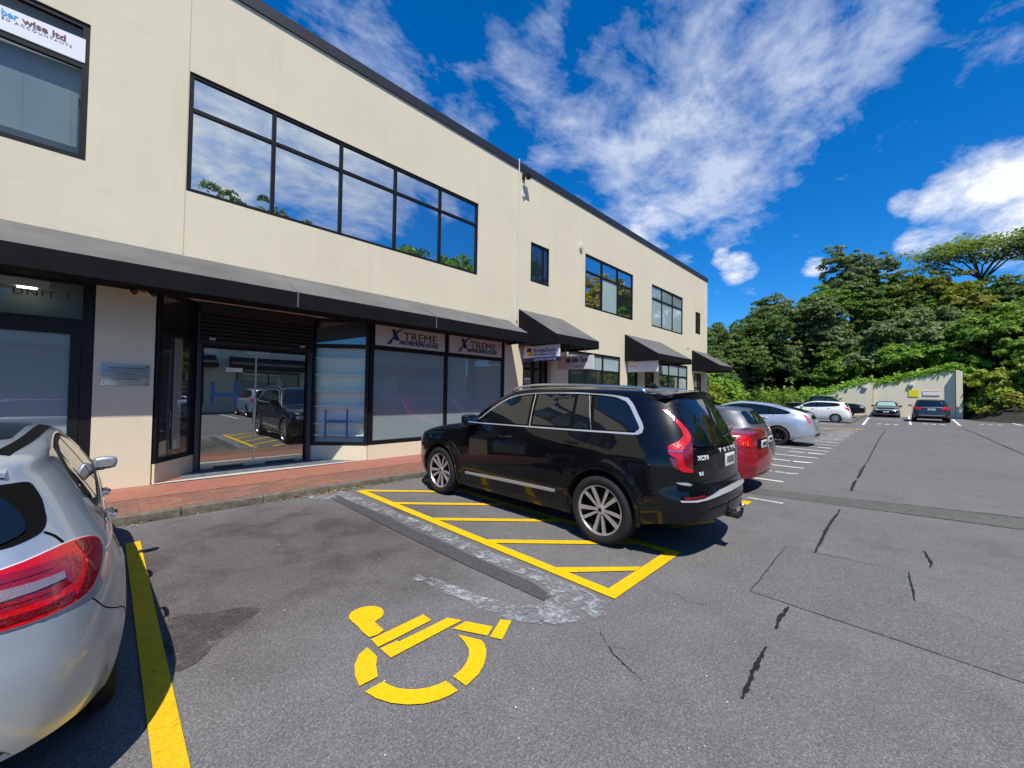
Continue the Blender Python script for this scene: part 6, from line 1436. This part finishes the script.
def leaves_mesh(name, centers, normals, size, rng, elong=1.7, jitter=.9):
    """one 4-sided leaf per centre (numpy)"""
    n = len(centers); v = normals+rng.normal(0, jitter, (n, 3)); v /= np.linalg.norm(v, axis=1, keepdims=True)+1e-9
    a = np.cross(v, rng.normal(0, 1, (n, 3))); a /= np.linalg.norm(a, axis=1, keepdims=True)+1e-9; b = np.cross(v, a)
    s = size*rng.uniform(.6, 1.35, (n, 1)); L_ = a*s*elong*.5; W_ = b*s*.42
    P = np.stack([centers-L_, centers-L_*.05+W_, centers+L_, centers-L_*.05-W_], 1).reshape(-1, 3)
    me = bpy.data.meshes.new(name); me.vertices.add(4*n); me.vertices.foreach_set('co', P.astype(np.float32).ravel())
    me.loops.add(4*n); me.loops.foreach_set('vertex_index', np.arange(4*n, dtype=np.int32)); me.polygons.add(n)
    me.polygons.foreach_set('loop_start', np.arange(0, 4*n, 4, dtype=np.int32)); me.update(calc_edges=True); return me
def crown_points(rng, lobes, per, shell=.55, clump=.5, cl_leaves=26, flat=1.0):
    C = []; Nn = []
    for (cx, cy, cz, rx, ry, rz) in lobes:
        k = max(6, int(per*(rx*ry*rz)**(2/3)))
        d = rng.normal(0, 1, (k, 3)); d /= np.linalg.norm(d, axis=1, keepdims=True); d[:, 2] = np.where(d[:, 2] < -.35, -d[:, 2]*.6, d[:, 2])
        rr = shell+(1.05-shell)*rng.random((k, 1))**.5
        cc = np.array([cx, cy, cz])+d*rr*np.array([rx, ry, rz])
        for c, nn in zip(cc, d):
            r = clump*rng.uniform(.5, 1.3); q = rng.normal(0, 1, (cl_leaves, 3)); q /= np.linalg.norm(q, axis=1, keepdims=True)
            q[:, 2] = np.abs(q[:, 2])*.8-.15
            C.append(c+q*r*rng.uniform(.55, 1, (cl_leaves, 1))*np.array([1, 1, .95*flat])); Nn.append(q*.9+nn*.5+np.array([0, 0, .35]))
    return np.concatenate(C), np.concatenate(Nn)
def trunk_mesh(rng, h, r, lobes, limbs=9):
    b = MB(); top = (rng.uniform(-.3, .3), rng.uniform(-.3, .3), h)
    b.tube([(0, 0, -.5), (r*.3, 0, h*.35), (top[0]*.6, top[1]*.6, h*.7), top], [r*1.4, r, r*.75, r*.5], 9)
    for i in range(limbs):
        cx, cy, cz, rx, ry, rz = lobes[i % len(lobes)]
        e = np.array([cx, cy, cz])+rng.normal(0, .35, 3)*np.array([rx, ry, rz]); s = np.array([top[0]*.7, top[1]*.7, h*rng.uniform(.55, .98)])
        m1 = s*.5+e*.5+np.array([0, 0, -.1*np.linalg.norm(e-s)])
        b.tube([tuple(s), tuple(m1), tuple(e)], [r*.5, r*.3, r*.08], 6)
    return b.mesh('trunk')
KT = {}
def kind_tree(key, seed, h, R_, Hc, nl, leafm, size, per, clump=.5, cl=26, flat=1.0, trunk=.3, shell=.55):
    rng = np.random.default_rng(seed); lobes = [(0, 0, h, R_*.62, R_*.62, Hc*.55)]
    for i in range(nl):
        a = 2*math.pi*i/nl+rng.uniform(-.4, .4); rr = R_*rng.uniform(.42, .72); s = rng.uniform(.32, .5)
        lobes.append((rr*math.cos(a), rr*math.sin(a), h+Hc*rng.uniform(-.38, .30), R_*s, R_*s, Hc*s*.8))
    C, Nn = crown_points(rng, lobes, per, shell, clump, cl, flat)
    cm = leaves_mesh('crown', C, Nn, size, rng); cm.materials.append(M[leafm])
    tm = trunk_mesh(rng, h*.8, trunk, lobes); tm.materials.append(M['bark'])
    KT[key] = (cm, tm)
def tree(key, x, y, z, s, rot, label, cat='tree', name='tree', group=None, sz=1.0, leafm=None):
    r = empty(name, (x, y, z), rot, label, cat, group); r.scale = (s, s, s*sz)
    for nm, me in (('crown', KT[key][0]), ('trunk', KT[key][1])):
        if leafm and nm == 'crown':
            kk = (key, leafm)
            if kk not in KT: m2 = me.copy(); m2.materials.clear(); m2.materials.append(M[leafm]); KT[kk] = m2
            me = KT[kk]
        o = bpy.data.objects.new(nm, me); COL.objects.link(o); o.parent = r
    return r
kind_tree('broad', 1, 6.5, 5.2, 7.5, 10, 'leaf_dark', .19, 19, .55, 46)
kind_tree('broad2', 2, 6.0, 4.6, 7.0, 9, 'leaf_mid', .18, 19, .5, 46)
kind_tree('grey', 3, 7.5, 3.4, 7.0, 9, 'leaf_grey', .18, 18, .45, 40)
kind_tree('bush', 4, 1.6, 2.3, 2.8, 7, 'leaf_mid', .17, 34, .36, 30, trunk=.08)
kind_tree('bush2', 5, 1.3, 2.0, 2.4, 6, 'leaf_bright', .15, 36, .30, 30, trunk=.07)
# flat-topped tree: thin tiers on a visible forked frame
def flat_tree():
    rng = np.random.default_rng(11); C = []; Nn = []; b = MB(); tips = []
    b.tube([(0, 0, -1), (.1, 0, 2.2), (.2, .1, 4.2)], [.34, .27, .20], 9)
    for i in range(11):
        a = 2*math.pi*i/11+rng.uniform(-.3, .3); rr = rng.uniform(2.6, 6.8); zt = 8.6-.30*rr+rng.uniform(-1.7, .6)
        mid = (rr*.42*math.cos(a), rr*.42*math.sin(a), 4.3+(zt-4.3)*.55); tip = (rr*math.cos(a), rr*math.sin(a), zt)
        b.tube([(.2, .1, 3.6+rng.uniform(0, .6)), mid, tip], [.11, .06, .02], 6)
        tips.append(tip); tips.append(((mid[0]+tip[0])/2, (mid[1]+tip[1])/2, (mid[2]+tip[2])/2+.5)); tips.append((mid[0]*.8, mid[1]*.8, mid[2]+1.6))
        for k in range(3):
            t = (tip[0]*.75+rng.uniform(-1.2, 1.2), tip[1]*.75+rng.uniform(-1.2, 1.2), tip[2]+rng.uniform(-.5, .5)); b.tube([mid, t], [.04, .015], 5); tips.append(t)
    for t in tips:
        for k in range(4):
            c = np.array(t)+np.array([rng.normal(0, .75), rng.normal(0, .75), rng.normal(0, .12)]); r = rng.uniform(.35, .8)
            q = np.stack([rng.normal(0, r, 30), rng.normal(0, r, 30), rng.normal(0, .09, 30)], 1); C.append(c+q); Nn.append(np.tile([0, 0, 1.6], (30, 1)))
    cm = leaves_mesh('crown', np.concatenate(C), np.concatenate(Nn), .20, rng, jitter=.45); cm.materials.append(M['leaf_grey'])
    tm = b.mesh('trunk'); tm.materials.append(M['bark']); KT['flat'] = (cm, tm)
flat_tree()
# hillside terrain
def hz(x, y):
    ridge = max(0.0, min(1.0, (16-y)/14)); a = max(0.0, x-53.2)
    h = (1-math.exp(-a/9))*8.5*ridge
    b = max(0.0, -3.9-y); side = (1-math.exp(-b/5))*7.0*max(0.0, min(1.0, (x-46)/5))
    return max(h, min(side, side))
b = MB(); nx, ny = 44, 46; xs = [46+i*1.6 for i in range(nx)]; ys = [-44+j*1.6 for j in range(ny)]
b.v = [(x, y, hz(x, y)-.12+.05*math.sin(x*2.1)*math.cos(y*1.7)) for x in xs for y in ys]
b.f = [(i*ny+j, (i+1)*ny+j, (i+1)*ny+j+1, i*ny+j+1) for i in range(nx-1) for j in range(ny-1)]; b.mi = [0]*len(b.f)
tag(b.build('hillside', M['soil'], None, 60), 'steep planted bank behind the end wall', kind='structure')
# retaining wall with its stepped raking top
M['wall_cream'] = stucco('wall_cream', (.80, .73, .54))
ew = empty('retaining_wall', (52, 0, 0), 0, 'cream retaining wall with raking top at the end of the car park', 'wall')
def wpart(pts, x0, x1, nm='wall_panel', m=None):
    b = MB(); b.prism([(x0-52, y, z) for y, z in pts], (x1-x0, 0, 0)); return b.build(nm, m or M['wall_cream'], ew)
wpart([(-3.35, -.1), (1.98, -.1), (1.98, 2.88), (-2.75, 4.16), (-3.35, 4.20)], 52, 52.3)
wpart([(2.0, -.1), (6.6, -.1), (6.6, 1.75), (5.4, 2.2), (4.6, 2.45), (3.3, 2.9), (2.0, 3.25)], 51.7, 52.0)
wpart([(-3.75, -.1), (-3.37, -.1), (-3.37, 4.25), (-3.75, 4.12)], 51.5, 56, 'wall_pier')
b = MB(); b.tube([(-.06, 2.02, 0), (-.06, 2.02, 3.0)], .045, 8); b.build('drain_pipe', M['flashing'], ew, 50)
def wbox(name, y0, y1, z0, z1, m, label, cat, x=51.98, d=.03):
    b = MB(); b.box(x-d, x-.002, y0, y1, z0, z1); return tag(b.build(name, m), label, cat)
ys_ = wbox('wall_sign', -1.12, -.45, 1.88, 2.50, mat('sign_yellow', (.85, .72, .01), .5), 'plain bright yellow square sign on the end wall', 'sign')
ws_ = wbox('wall_sign', -2.42, -1.35, 1.98, 2.42, M['white_board'], 'wide white sign with red edging lines on the end wall', 'sign')
b = MB(); b.box(51.944, 51.949, -2.40, -1.37, 2.35, 2.385); b.box(51.944, 51.949, -2.40, -1.37, 2.01, 2.04); b.build('sign_border', M['red_ink'], ws_)
for y, z, lb in ((-.62, 2.95, 'wall light above the yellow sign'), (2.55, 2.72, 'wall light on the lower left panel of the end wall')):
    x = 52 if y < 2 else 51.7
    o = empty('wall_light', (x, y, z), 0, 'small cream '+lb, 'light'); b = MB(); b.box(-.18, -.002, -.17, .17, -.12, .16); b.build('lamp_housing', M['plastic_white'], o, None, .03)
    q = MB(); q.prism([(-.17, -.15, -.12), (-.17, .15, -.12), (-.02, .12, -.20), (-.02, -.12, -.20)], (0, 0, .078)); q.build('lamp_lens', M['dark_glass'], o)
# low kerb island between the row and the end wall
b = MB(); b.box(33.4, 50.5, 2.35, 2.52, -.02, .13); tag(b.build('kerb', M['kerb'], None, None, .02), kind='structure')
# ground cover and creepers over the wall
def scatter(n, seed, fn, size, m, name, label, jitter=.8):
    rng = np.random.default_rng(seed); C = np.array([fn(rng) for _ in range(n)]); Nn = np.tile([-.5, -.1, 1.0], (n, 1))
    return tag(add(name, leaves_mesh(name, C, Nn, size, rng, jitter=jitter), None, M[m]), label, None, None, 'stuff')
def f_bank(rng):
    x = 53+rng.random()**1.3*22; y = rng.uniform(-16, 16); return (x, y, hz(x, y)+abs(rng.normal(0, .45)))
scatter(26000, 1, f_bank, .34, 'leaf_mid', 'ground_cover', 'dense leafy ground cover on the bank')
def f_vine(rng):
    y = rng.uniform(-3.9, 7.6); top = np.interp(y, [-3.4, -2.75, 1.98, 2.0, 3.3, 5.4, 7.6], [4.2, 4.16, 2.88, 3.25, 2.9, 2.2, 1.6])
    x = rng.uniform(51.93, 53.4) if y < 2 else rng.uniform(51.66, 53.2)
    return (x, y, top-.02+abs(rng.normal(0, .26))*(1 if x > 52 else .4)-(.35*rng.random() if x < 51.98 and math.sin(y*5)+math.sin(y*2.3) > .9 else 0))
scatter(4800, 2, f_vine, .20, 'leaf_bright', 'creeper', 'bright green creeper spilling over the end wall')
def f_low(rng):
    y = rng.uniform(4.2, 12.5); x = rng.uniform(50, 53.5); return (x, y, abs(rng.normal(0, .8))+.1*max(0, y-4))
scatter(5000, 3, f_low, .24, 'leaf_mid', 'ground_cover', 'leafy undergrowth left of the end wall')
# trees: (kind, x, y, z, scale, rotation, label, leaf, height stretch)
TG = 'trees on the bank'
for k, (key, x, y, z, s, lab, lm, sz) in enumerate([
    ('broad', 47.5, 15.2, 0, .60, 'dark leafy tree nearest the end of the office building', 'leaf_dark', 1.0),
    ('broad', 53.0, 13.2, 0, 1.02, 'tall dark round tree left of the sloping end wall, black shade beneath', 'leaf_dark', 1.0),
    ('broad2', 56.5, 17.5, 0, .70, 'lighter leafy tree peeping past the building corner', 'leaf_mid', 1.0),
    ('broad', 60.0, 9.6, 1.2, 1.15, 'broad grey green tree crown behind the black pickup', 'leaf_grey', 1.0),
    ('broad2', 64.0, 5.2, 5.2, 1.05, 'mid green tree directly below the tall grey green tree', 'leaf_mid', 1.0),
    ('grey', 65.0, 4.0, 6.6, 1.12, 'tall grey green tree standing highest in the middle of the skyline', 'leaf_grey', 1.05),
    ('grey', 69.0, 7.6, 4.0, .8, 'small greyish treetop behind the broad grey green crown', 'leaf_grey', 1.0),
    ('broad2', 65.0, .4, 6.8, 1.0, 'dark green tree above the dark hatchback against the wall', 'leaf_dark', 1.0),
    ('broad2', 65.0, -3.6, 5.6, 1.05, 'yellow tinged tree crown right of the skyline dip', 'leaf_yellow', 1.0),
    ('broad', 65.0, -8.6, 3.2, 1.0, 'big dark tree beneath the flat topped tree', 'leaf_dark', 1.0),
    ('broad', 58.0, -12.6, 1.2, 1.0, 'dark tree at the right edge of the photo', 'leaf_dark', 1.05),
    ('broad2', 66.0, -7.0, 5.2, .9, 'green tree high on the bank behind the big dark tree', 'leaf_mid', 1.0),
    ('broad', 68.0, -1.0, 6.0, .85, 'low crown on the skyline between the grey and the yellow trees', 'leaf_mid', 1.0),
    ('flat', 69.0, -6.2, 10.8, 1.15, 'flat topped spreading tree against the cloud', None, 1.0),
    ('flat', 70.0, -12.6, 11.5, 1.0, 'second flat topped tree at the right edge behind the first', None, 1.0),
    ('broad', 62.0, 13.0, -2.5, .95, 'shaded low crown in the gap under the round tree', 'leaf_dark', .9),
    ('broad2', 58.0, 21.5, -2.4, .7, 'leafy crown low behind the building corner', 'leaf_mid', .9),
    ('broad', 66.0, 9.5, -2.0, 1.0, 'shaded crown in the gap behind the pickup', 'leaf_dark', .9),
    ('broad2', 56.0, -16.5, 4.0, 1.1, 'leafy tree beyond the right edge of the bank', 'leaf_mid', 1.0),
    ]):
    tree(key, x, y, z, s, k*1.3, lab, leafm=lm, sz=sz, group=TG)
BG = 'bushes on the bank'
for k, (key, x, y, z, s, lab, lm) in enumerate([
    ('bush2', 33.5, 11.0, 0, 1.0, 'yellow green bush beyond the end of the office building', 'leaf_lime'),
    ('bush', 36.5, 12.6, 0, 1.25, 'bright bush behind the yellow green bush', 'leaf_bright'),
    ('bush2', 38.5, 10.6, 0, .8, 'dark glossy bush right of the yellow green bush', 'leaf_mid'),
    ('bush', 54.8, 6.2, .4, .95, 'leafy bush over the low left end of the wall', 'leaf_bright'),
    ('bush', 56.4, 4.2, 2.8, 1.45, 'bush above the left wall panel', 'leaf_mid'),
    ('bush', 57.5, 1.6, 4.2, 1.6, 'grey green bush over the wall light', 'leaf_grey'),
    ('bush', 56.0, -.8, 3.6, 1.35, 'bright green bush over the middle of the wall', 'leaf_bright'),
    ('bush', 58.0, -2.9, 5.4, 1.7, 'pale green bush above the white wall sign', 'leaf_grey'),
    ('bush2', 55.2, -3.6, 3.4, 1.2, 'lime bush at the high end of the wall', 'leaf_bright'),
    ('bush', 57.0, -6.3, 5.0, 1.7, 'mid green bush right of the wall, halfway up', 'leaf_mid'),
    ('bush', 52.6, -6.2, .3, 1.1, 'bright leafy shrub against the right end of the wall', 'leaf_bright'),
    ('bush', 52.0, -7.4, .8, 1.35, 'yellowish shrub beside the last marked stall', 'leaf_lime'),
    ('bush2', 49.6, -6.1, 0, .8, 'low shrub at the kerb right of the charcoal SUV', 'leaf_yellow'),
    ('bush', 50.3, -9.6, .6, 1.3, 'large shrub at the right edge of the photo', 'leaf_mid'),
    ('bush', 53.6, -8.8, 3.6, 1.3, 'dense bush above the yellowish shrub', 'leaf_mid'),
    ('bush', 51.2, -12.2, 1.0, 1.5, 'shrub just beyond the right edge', 'leaf_yellow'),
    ('bush2', 48.6, -8.3, 0, .7, 'low leafy shrub spilling onto the asphalt', 'leaf_lime'),
    ('bush2', 47.6, -10.6, 0, 1.0, 'low bush at the asphalt edge, rightmost in view', 'leaf_bright'),
    ('bush2', 49.2, -8.9, .3, 1.0, 'leafy bush filling the foot of the bank at the right', 'leaf_mid'),
    ('bush', 58.8, 6.5, 3.2, 1.2, 'dark bush between two tree crowns', 'leaf_dark'),
    ('bush', 59.0, -9.5, 7.0, 1.3, 'bush high on the bank at the right', 'leaf_mid'),
    ]):
    tree(key, x, y, z, s, k*2.1, lab, cat='bush', name='bush', leafm=lm, group=BG)
# ------------------------------------------------------------------ across the car park, behind the camera: seen only as reflections
for k, (key, x, y, s, lab, lm) in enumerate([('broad', 0, -27, 1.3, 'tree behind the opposite building, first of the row', 'leaf_dark'), ('grey', 9.8, -26, 1.72, 'slim grey tree behind the opposite building', 'leaf_grey'), ('broad2', 20.5, -26, 1.76, 'round tree behind the opposite building', 'leaf_mid'),
    ('broad', 28.5, -26, 1.66, 'large tree at the far end of the opposite building', 'leaf_dark'), ('broad', 35, -25, 1.9, 'largest tree across the car park, past the opposite building', 'leaf_mid'), ('broad2', 60, -24, 2.3, 'golden leaved tree across the car park', 'leaf_gold')]):
    tree(key, x, y, 0, s, k*1.9, lab, leafm=lm, group='trees across the car park')
ob = empty('opposite_building', (6, -18, 0), 0, 'low cream shop building across the car park with dark awning', 'building')
def O_(o): o.parent = ob; o.matrix_parent_inverse = Matrix.Translation((-6, 18, 0)); return o
b = MB(); b.box(-14, 26, -24, -15, -.05, 5.2); O_(b.build('wall', M['cream']))
b = MB(); b.box(-14.1, 26.1, -24.1, -14.9, 5.2, 5.4); O_(b.build('roof_flashing', M['flashing']))
for x in (-12, -6, 0, 6, 12, 18): 
    b = MB(); b.box(x+.4, x+4.6, -14.99, -14.95, .5, 2.9); w = O_(b.build('window', M['frame'])); q = MB(); q.box(x+.5, x+2.45, -14.948, -14.94, .6, 2.8); q.box(x+2.55, x+4.5, -14.948, -14.94, .6, 2.8); q.build('pane', M['frosted'], w)
    b = MB(); b.prism([(x, -14.99, 3.9), (x, -13.6, 3.3), (x, -13.6, 3.0), (x, -14.99, 3.0)], (5.2, 0, 0)); O_(b.build('awning', M['awning_black']))
gcar((6.6, -9.6, 0), R(-90), 'pale grey SUV parked across the car park, seen mirrored in the glass door', M['silver_paint'], KINDS_['suv'])
gcar((10.2, -9.8, 0), R(-90), 'black hatchback parked across the car park', M['black_paint'], KINDS_['hatch'])
b = MB()
for x in (5.1, 7.9, 10.7, 13.5): b.box(x-.05, x+.05, -12, -7.2, .006, .010)
tag(b.build('white_bay_line', M['white_line']), kind='structure')
# ------------------------------------------------------------------ the cars
silver_hatch((-.87, 4.33, 0), R(92), 'silver hatchback with big red tail light, cut by the left edge of the photo')
big_suv((4.763, 3.745, 0), R(90), 'black seven seat SUV with chrome window trim parked over the yellow hatching')
gcar((8.15, 4.05, 0), R(90), 'dark red saloon parked right beside the black SUV', M['red_paint'], KINDS_['saloon'])
gcar((10.2, 4.33, 0), R(90), 'grey hatchback parked between the red saloon and the silver liftback', M['grey_paint'], KINDS_['hatch'])
gcar((17.0, 4.33, 0), R(90), 'pale silver liftback with black wheels parked in the row', M['pale_silver_paint'], KINDS_['lift'])
r_, _ = gcar((35.0, 4.35, 0), R(90), 'small white hatchback parked in front of the black pickup', M['white_paint'], KINDS_['small']); r_.scale = (.97, .97, .95)
gcar((44.5, 4.95, 0), R(-90), 'black double cab pickup with silver tray cover by the end wall', M['black_paint'], KINDS_['ute'])
gcar((50.3, 1.0, 0), R(180), 'dark hatchback facing the camera against the end wall', M['dark_blue_paint'], KINDS_['fronthatch'])
r_, _ = gcar((43.3, -1.5, 0), R(0), 'charcoal SUV seen from behind in front of the yellow wall sign', M['charcoal_paint'], KINDS_['suv']); r_.scale = (1.03, 1.04, 1.0)
